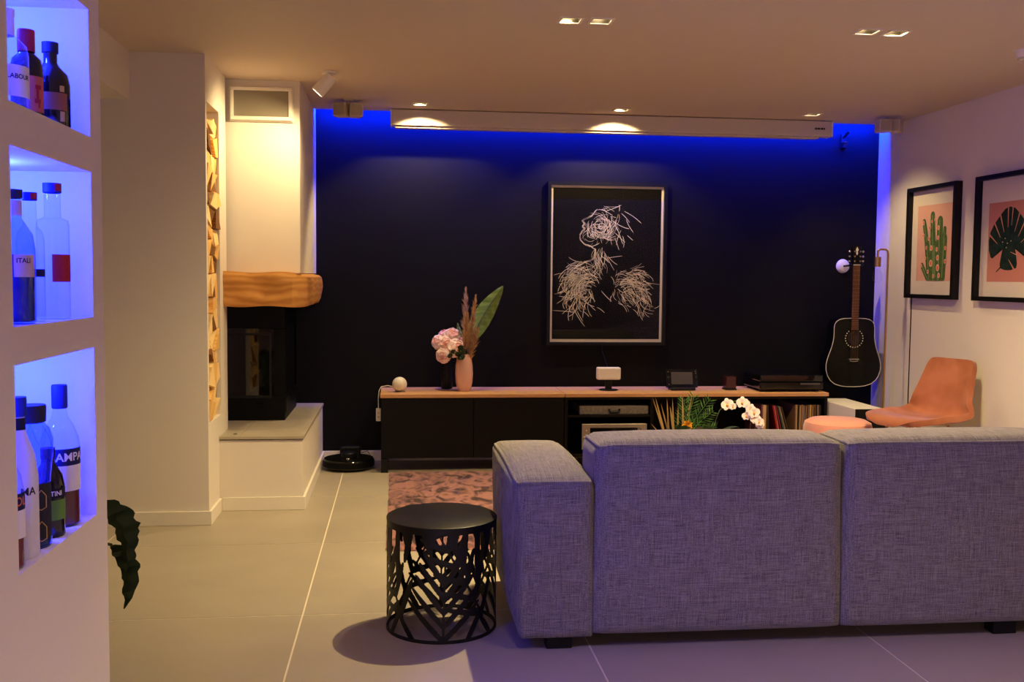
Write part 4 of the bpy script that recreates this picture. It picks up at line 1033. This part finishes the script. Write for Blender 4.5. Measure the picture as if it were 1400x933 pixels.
# ================================================================= PLANTS BEHIND THE SOFA
def arrangement():
    rn = random.Random(3); t = thing('flower_arrangement', 'potted arrangement of reeds, palm fronds and a yellow flower', 'plant', (1.53, 5.30, .012))
    MB().lathe([(0, 0), (.11, 0), (.13, .06), (.14, .30), (.145, .38), (.135, .38), (.13, .34), (0, .34)], 36).build('pot', M['pot'], t, smooth=True)
    for (x0, z0, x1, z1, w) in ((-.07, .38, -.150, .615, .0065), (-.068, .385, -.128, .612, .008), (-.05, .38, -.065, .606, .007), (-.045, .39, -.095, .575, .006), (-.02, .40, -.030, .608, .006), (-.03, .42, -.052, .565, .009), (.02, .42, .016, .648, .006), (.05, .46, .088, .625, .006), (-.005, .40, -.003, .57, .006), (-.08, .38, -.155, .468, .006)):
        y = rn.uniform(-.03, .03)
        MB().grid(lambda u, v: (x0+(x1-x0)*u + w*(v-.5)*2*(1-u**3)*.8, y+.01*u+.004*abs(v-.5), z0+(z1-z0)*u), 8, 2).build('reed', M['reed'], t, smooth=True)
    for k, (ax, az, ln) in enumerate(((.30, .95, .26), (.75, .62, .24), (.95, .25, .22), (.55, .85, .27), (.05, 1.0, .22))):
        b = Vector((.03, .01*k-.02, .38)); d = Vector((ax, rn.uniform(-.3, .3), az)).normalized(); sd = d.cross(Vector((0, 1, 0))).normalized()
        fr = MB().tube([tuple(b), tuple(b+d*ln*.6+Vector((0, 0, .01))), tuple(b+d*ln)], [.003, .002, .001], 6).build('palm_frond', M['leafm'], t, smooth=True)
        for j in range(11):
            q = .25+.75*j/11; p = b+d*ln*q
            for s in (-1, 1):
                e = (d*.75+sd*s*.8+Vector((0, rn.uniform(-.25, .25), -.05))).normalized()*(.085*(1-.45*q)); n_ = e.cross(Vector((0, 1, .2))).normalized()*.0042
                MB().add([tuple(p), tuple(p+e*.5+n_), tuple(p+e), tuple(p+e*.5-n_)], [(0, 1, 2, 3)]).build('leaflet', M['leafm'] if (j+k) % 3 else M['leafd'], fr)
    fl_ = MB().sphere((.03, -.06, .465), .012, 10, 7).build('yellow_bloom', M['yellow'], t, smooth=True)
    for k in range(14):
        a = 2*PI*k/14; r = .034 if k % 2 else .026; c = Vector((.03, -.065, .465)); e = Vector((math.cos(a)*r, -.012 if k % 2 else -.022, math.sin(a)*r)); s_ = Vector((-math.sin(a), 0, math.cos(a)))*.008
        MB().add([tuple(c), tuple(c+e*.6+s_), tuple(c+e), tuple(c+e*.6-s_)], [(0, 1, 2, 3)]).build('petal', M['yellow'], fl_)
    for k in range(16):
        a = rn.uniform(-.3, PI+.3); b = Vector((rn.uniform(-.05, .13), rn.uniform(-.08, -.02), .40)); d = Vector((math.cos(a), -.3, .45*abs(math.sin(a))+.1)).normalized(); ln = rn.uniform(.06, .11); sd = d.cross(Vector((0, 1, .5))).normalized()
        MB().grid(lambda u, v: tuple(b+d*ln*u+sd*.022*(v-.5)*2*math.sin(PI*min(1, u*.95+.05))+Vector((0, 0, .015*math.sin(PI*u)))), 6, 2).build('leaf', M['leafm'] if k % 2 else mat('pale_leaf', (112, 132, 86), .5), t, smooth=True)
    MB().sphere((.165, -.05, .43), .017, 12, 8).build('seed_head', M['reed'], t, smooth=True)
arrangement()
def orchid():
    rn = random.Random(6); t = thing('orchid', 'white moth orchid with arching flower stem in a pot', 'plant', (1.76, 5.36, .012))
    MB().lathe([(0, 0), (.06, 0), (.075, .30), (.08, .385), (.073, .385), (.068, .35), (0, .35)], 30).build('pot', M['pot'], t, smooth=True)
    MB().tube([(-.02, 0, .36), (-.01, -.01, .45), (.02, -.01, .53), (.07, -.02, .58), (.13, -.03, .585), (.19, -.03, .54), (.235, -.04, .47), (.25, -.04, .43)], .0025, 6).build('flower_stem', M['stemg'], t, smooth=True)
    for x in (.192, .222): MB().tube([(x*.3, 0, .34), (x, -.03, .40), (x, -.03, .47)], .0025, 6).build('support_stake', M['reed'], t, smooth=True)
    for x0, z0, x1, z1 in ((.0, .37, .13, .435), (.0, .37, -.12, .40)):
        MB().grid(lambda u, v: (x0+(x1-x0)*u, -.03*u+.03*(v-.5)*2*math.sin(PI*min(1, u*.9+.1)), z0+(z1-z0)*math.sin(u*PI*.6)+.012*abs(v-.5)), 8, 4).build('leaf', M['leafd'], t, smooth=True)
    for k, (x, z, r) in enumerate(((.045, .570, .036), (.075, .560, .022), (.125, .582, .034), (.150, .575, .026), (.175, .545, .030), (.195, .525, .034), (.155, .505, .026), (.205, .490, .030), (.225, .475, .028), (.235, .455, .026))):
        c = Vector((x, -.06-.006*(k % 3), z)); f = MB().sphere(tuple(c+Vector((0, -.006, -.15*r))), r*.22, 8, 6).build('flower', M['yellow'], t, smooth=True)
        tw = rn.uniform(-.4, .4)
        for a, ln, wd in ((PI/2, 1.0, .42), (PI*.04, 1.0, .62), (PI*.96, 1.0, .62), (-PI*.30, .95, .38), (-PI*.70, .95, .38)):
            a += tw; d = Vector((math.cos(a), -.18, math.sin(a)))*r*ln; s_ = Vector((-math.sin(a), 0, math.cos(a)))*r*wd
            MB().grid(lambda u, v: tuple(c + d*u + s_*(v-.5)*2*math.sin(PI*min(1, u*.8+.12))**.7 + Vector((0, -.004*math.sin(PI*u), 0))), 5, 4).build('petal', M['orchid'], f, smooth=True)
orchid()

# dark plant behind the left pier
def pier_plant():
    t = thing('potted_plant', 'dark green drooping leaf plant peeking from behind the left pier', 'plant', (-1.16, 3.20, 0))
    MB().lathe([(0, 0), (.12, 0), (.15, .26), (.155, .28), (.145, .28), (.14, .25), (0, .25)], 32).build('pot', M['pot'], t, smooth=True)
    def leaf(s0, tip, wid, seed, fold=.5):
        rn = random.Random(seed); s0, e = Vector(s0), Vector(tip); ax = e-s0; sd = ax.normalized().cross(Vector((.25, 1, 0))).normalized(); nr = sd.cross(ax.normalized())
        nz_ = [rn.uniform(.72, 1.0) for _ in range(30)]
        def fn(u, v):
            s = (v-.5)*2; i = int(u*20); w = wid*math.sin(PI*min(1, u**.7*.96+.03))**.7*(nz_[i] if abs(s) > .9 else 1)
            return tuple(s0+ax*u+Vector((.03, 0, .02))*math.sin(PI*u)+sd*w*s+nr*fold*w*abs(s)+nr*.006*math.sin(u*30))
        MB().grid(fn, 20, 6).build('leaf', M['leafd'], t, smooth=True)
        MB().tube([(0, 0, .25), tuple((Vector((0, 0, .3))+s0)*.5+Vector((0, 0, .1))), tuple(s0)], .005, 6).build('stem', M['stemg'], t, smooth=True)
    leaf((.235, .0, .56), (.318, -.03, .345), .052, 1); leaf((.268, .0, .42), (.312, -.03, .226), .040, 2, .3)
    leaf((.10, .1, .60), (-.15, .15, .45), .06, 3); leaf((-.02, -.1, .62), (-.12, -.25, .40), .06, 4); leaf((.12, .0, .52), (.20, -.10, .28), .05, 5); leaf((.0, .15, .58), (.02, .34, .36), .06, 6)
pier_plant()

# ================================================================= BOTTLES
def bottle(name, label, loc, prof, glass, cap=None, bands=(), liquid=None, texts=(), extra=None):
    t = thing(name, label, 'bottle', loc, group='bottles in the lit niches')
    MB().lathe(prof, 32).build('glass_body', glass, t, smooth=True)
    if liquid:
        top, mt = liquid; pr = [(0, prof[0][1]+.004)]
        for r, z in prof:
            if 0 < r and z <= top: pr.append((max(r-.0025, .001), max(z, .004)))
        pr += [(pr[-1][0], top), (0, top)]
        MB().lathe(pr, 28).build('liquid', mt, t, smooth=True)
    if cap: MB().lathe(cap[0], 24).build('cap', cap[1], t, smooth=True)
    for (r, z0, z1, mt, a0, a1) in bands:
        MB().lathe([(r, z0), (r, z1)], 24, a0=a0, a1=a1).build('label', mt, t, smooth=True)
    for (txt, size, r, z, ang, mt) in texts:
        vs, fs = text_mesh(txt, size, True)
        MB().add([(r*math.cos(ang + v.x/r), r*math.sin(ang + v.x/r), z + v.y) for v in vs], fs).build('lettering', mt, t)
    if extra: extra(t)
    return t
FC = math.radians(-62)      # side of a bottle that faces the room / viewpoint
def ring(d): return (FC-d, FC+d)
bl = {k: mat('label_'+k, c, .6, spec=.2) for k, c in dict(white=(228, 224, 222), navy=(24, 26, 70), red=(170, 36, 36), tan=(206, 180, 150), orange=(206, 106, 60), brown=(150, 92, 54), green=(96, 140, 60), gold=(196, 160, 84), dkcap=(38, 36, 46), ink=(40, 38, 46), bluecap=(30, 44, 120), blackl=(20, 20, 24)).items()}
campari = mat('red_bitter', (96, 14, 14), .12, spec=.5); aperol = mat('orange_bitter', (120, 34, 18), .12, spec=.5); darkl = mat('dark_spirit', (44, 18, 10), .12, spec=.5)
clear = glass_mat('bottle_glass', (.90, .94, 1.0), .03, 1.5); darkg = mat('dark_bottle_glass', (12, 10, 12), .08, spec=.6); milk = mat('milky_bottle', (216, 214, 222), .3)
z3, z2, z1 = NZ[0][0], NZ[1][0], NZ[2][0]
wine = [(0, .002), (.034, 0), (.0375, .005), (.0375, .165), (.035, .185), (.026, .208), (.0155, .226), (.0135, .24), (.0135, .27)]
bottle('liquor_bottle', 'red bitter bottle with white label at the far end of the lowest niche', (-.695, 2.135, z3), wine, clear,
       ([(0, .292), (.0145, .292), (.0155, .288), (.0155, .245), (.014, .243)], bl['bluecap']), [(.0379, .128, .163, bl['navy'], *ring(1.5)), (.0379, .075, .128, bl['white'], *ring(1.5))], (.115, campari), [('CAMPARI', .0235, .0383, .145, FC+.42, bl['white'])])
bottle('liquor_bottle', 'small green labelled vermouth bottle beside the red bitter', (-.690, 2.045, z3), [(0, .002), (.028, 0), (.030, .004), (.030, .10), (.026, .122), (.013, .145), (.012, .165)], darkg,
       ([(0, .176), (.0135, .176), (.0135, .155)], bl['dkcap']), [(.0304, .035, .075, bl['green'], *ring(1.3)), (.0304, .079, .098, bl['blackl'], *ring(1.3))], None, [('MARTINI', .013, .0308, .088, FC-.1, bl['white'])])
fac = [(0, .002), (.030, 0), (.033, .006), (.031, .11), (.034, .15), (.0375, .175), (.0375, .205), (.031, .228), (.024, .236), (.022, .24)]
def facets(t):
    mm = MB()
    for k in range(8):
        a = 2*PI*k/8
        for s in (-1, 1): mm.tube([(.0378*math.cos(a), .0378*math.sin(a), .19), (.0385*math.cos(a+s*.2), .0385*math.sin(a+s*.2), .206), (.031*math.cos(a+s*.39), .031*math.sin(a+s*.39), .2285)], .0009, 5)
    mm.build('facet_ridges', clear, t)
    for z in (.095, .035):
        MB().tube([(.0335*math.cos(FC+.3+dx), .0335*math.sin(FC+.3+dx), z+dz) for dx, dz in ((-.3, -.016), (-.3, .006), (-.15, .012), (0, .018), (.15, .012), (.3, .006), (.3, -.016), (0, -.02), (-.3, -.016))], .001, 5).build('gilt_outline', bl['gold'], t)
bottle('liquor_bottle', 'faceted clear liqueur bottle with wide dark cap in the lowest niche', (-.692, 1.965, z3), fac, M['tintglass'],
       ([(0, .272), (.026, .272), (.027, .268), (.026, .240), (.022, .238)], bl['dkcap']), [(.0336, .02, .125, bl['ink'], FC+.15, FC+1.1)], (.10, mat('amber_liqueur', (36, 52, 110), .15)), (), facets)
bottle('liquor_bottle', 'milky white rum bottle with black neck in the lowest niche', (-.690, 1.892, z3), [(0, .002), (.030, 0), (.033, .005), (.033, .15), (.028, .19), (.016, .225), (.0125, .24), (.0125, .27)], milk,
       ([(0, .296), (.0155, .296), (.016, .29), (.016, .262), (.013, .26)], bl['bluecap']), [(.0135, .215, .258, bl['blackl'], 0, 2*PI)], None, [('MA', .020, .0335, .125, FC+.35, bl['ink'])])
bottle('liquor_bottle', 'orange aperitif bottle half hidden at the near end of the lowest niche', (-.690, 1.822, z3), [(0, .002), (.030, 0), (.033, .004), (.033, .135), (.028, .165), (.015, .195), (.013, .22), (.013, .25)], clear,
       ([(0, .275), (.0145, .275), (.0145, .245)], bl['bluecap']), [(.0334, .105, .135, bl['navy'], *ring(1.4)), (.0334, .055, .105, bl['white'], *ring(1.4))], (.10, aperol), [('APEROL', .022, .0338, .120, FC+.05, bl['orange'])])
# middle niche
tall = [(0, .002), (.029, 0), (.031, .004), (.031, .188), (.029, .198), (.0165, .204), (.0155, .21), (.0155, .25)]
bottle('liquor_bottle', 'tall clear cylinder bottle with red label in the middle niche', (-.690, 2.100, z2), tall, clear,
       ([(0, .272), (.0175, .272), (.0175, .254), (.0155, .252)], bl['bluecap']), [(.0314, .075, .13, bl['red'], FC-.25, FC+1.5)], None, (), lambda t: MB().lathe([(.0178, .2565), (.0178, .2705)], 12, a0=FC+.1, a1=FC+1.0).build('cap_seal', bl['red'], t))
bottle('liquor_bottle', 'slender clear bottle with red and blue cap in the middle niche', (-.697, 1.995, z2), [(0, .002), (.023, 0), (.025, .004), (.025, .155), (.022, .17), (.0125, .182), (.0115, .23)], clear,
       ([(0, .245), (.0135, .245), (.0135, .230)], bl['bluecap']), [(.0254, .085, .10, bl['navy'], *ring(1.2))], None, (), lambda t: MB().lathe([(.0138, .232), (.0138, .243)], 10, a0=FC, a1=FC+.9).build('cap_seal', bl['red'], t))
bottle('liquor_bottle', 'broad blue gin bottle with cream label at the near end of the middle niche', (-.693, 1.895, z2), [(0, .002), (.034, 0), (.038, .006), (.038, .135), (.034, .162), (.022, .182), (.0165, .19), (.0155, .225)], M['tintglass'],
       ([(0, .242), (.0185, .242), (.0185, .228), (.0165, .226)], bl['dkcap']), [(.0384, .085, .125, bl['tan'], FC-.1, FC+1.0), (.0172, .195, .222, bl['tan'], FC-.1, FC+1.2)], (.125, mat('blue_gin', (22, 40, 140), .1, spec=.5)), [('ITALI', .012, .0388, .114, FC+.35, bl['ink'])])
# top niche
bottle('liquor_bottle', 'dark rum bottle with tan label strip, rightmost in the top niche', (-.690, 2.105, z1), [(0, .002), (.033, 0), (.036, .004), (.036, .085), (.032, .105), (.018, .12), (.013, .128), (.013, .15)], darkg,
       ([(0, .168), (.0155, .168), (.0155, .148), (.013, .146)], bl['dkcap']), [(.0364, .032, .066, bl['brown'], FC-1.3, FC+.75)], None, (), lambda t: [MB().lathe([(.0368, a), (.0368, b)], 6, a0=FC+.28, a1=FC+.55).build('emblem', bl['gold'], t) for a, b in ((.068, .08), (.01, .03))])
bottle('liquor_bottle', 'dark bottle with red cap and orange label in the top niche', (-.697, 1.995, z1), [(0, .002), (.026, 0), (.0285, .004), (.0285, .098), (.025, .112), (.0145, .122), (.013, .13)], darkg,
       ([(0, .166), (.015, .166), (.0155, .163), (.0155, .125)], bl['red']), [(.0289, .012, .078, bl['orange'], FC-.2, FC+1.2)], None, (), lambda t: [MB().lathe([(.0293, a), (.0293, b)], 5, a0=FC+c, a1=FC+d).build('red_motif', bl['red'], t) for a, b, c, d in ((.028, .036, .30, .75), (.036, .054, .42, .62), (.054, .062, .35, .80), (.020, .028, .55, .70))])
bottle('liquor_bottle', 'clear spirit bottle with large white label at the near end of the top niche', (-.693, 1.885, z1), [(0, .002), (.034, 0), (.037, .004), (.037, .095), (.034, .112), (.022, .125), (.014, .13), (.013, .14)], clear,
       ([(0, .176), (.0155, .176), (.0155, .165), (.0145, .163), (.0145, .13)], bl['white']), [(.0374, .02, .075, bl['white'], FC-.5, FC+1.25)], None, [('LABOUR', .0115, .0378, .055, FC+.45, bl['navy'])])
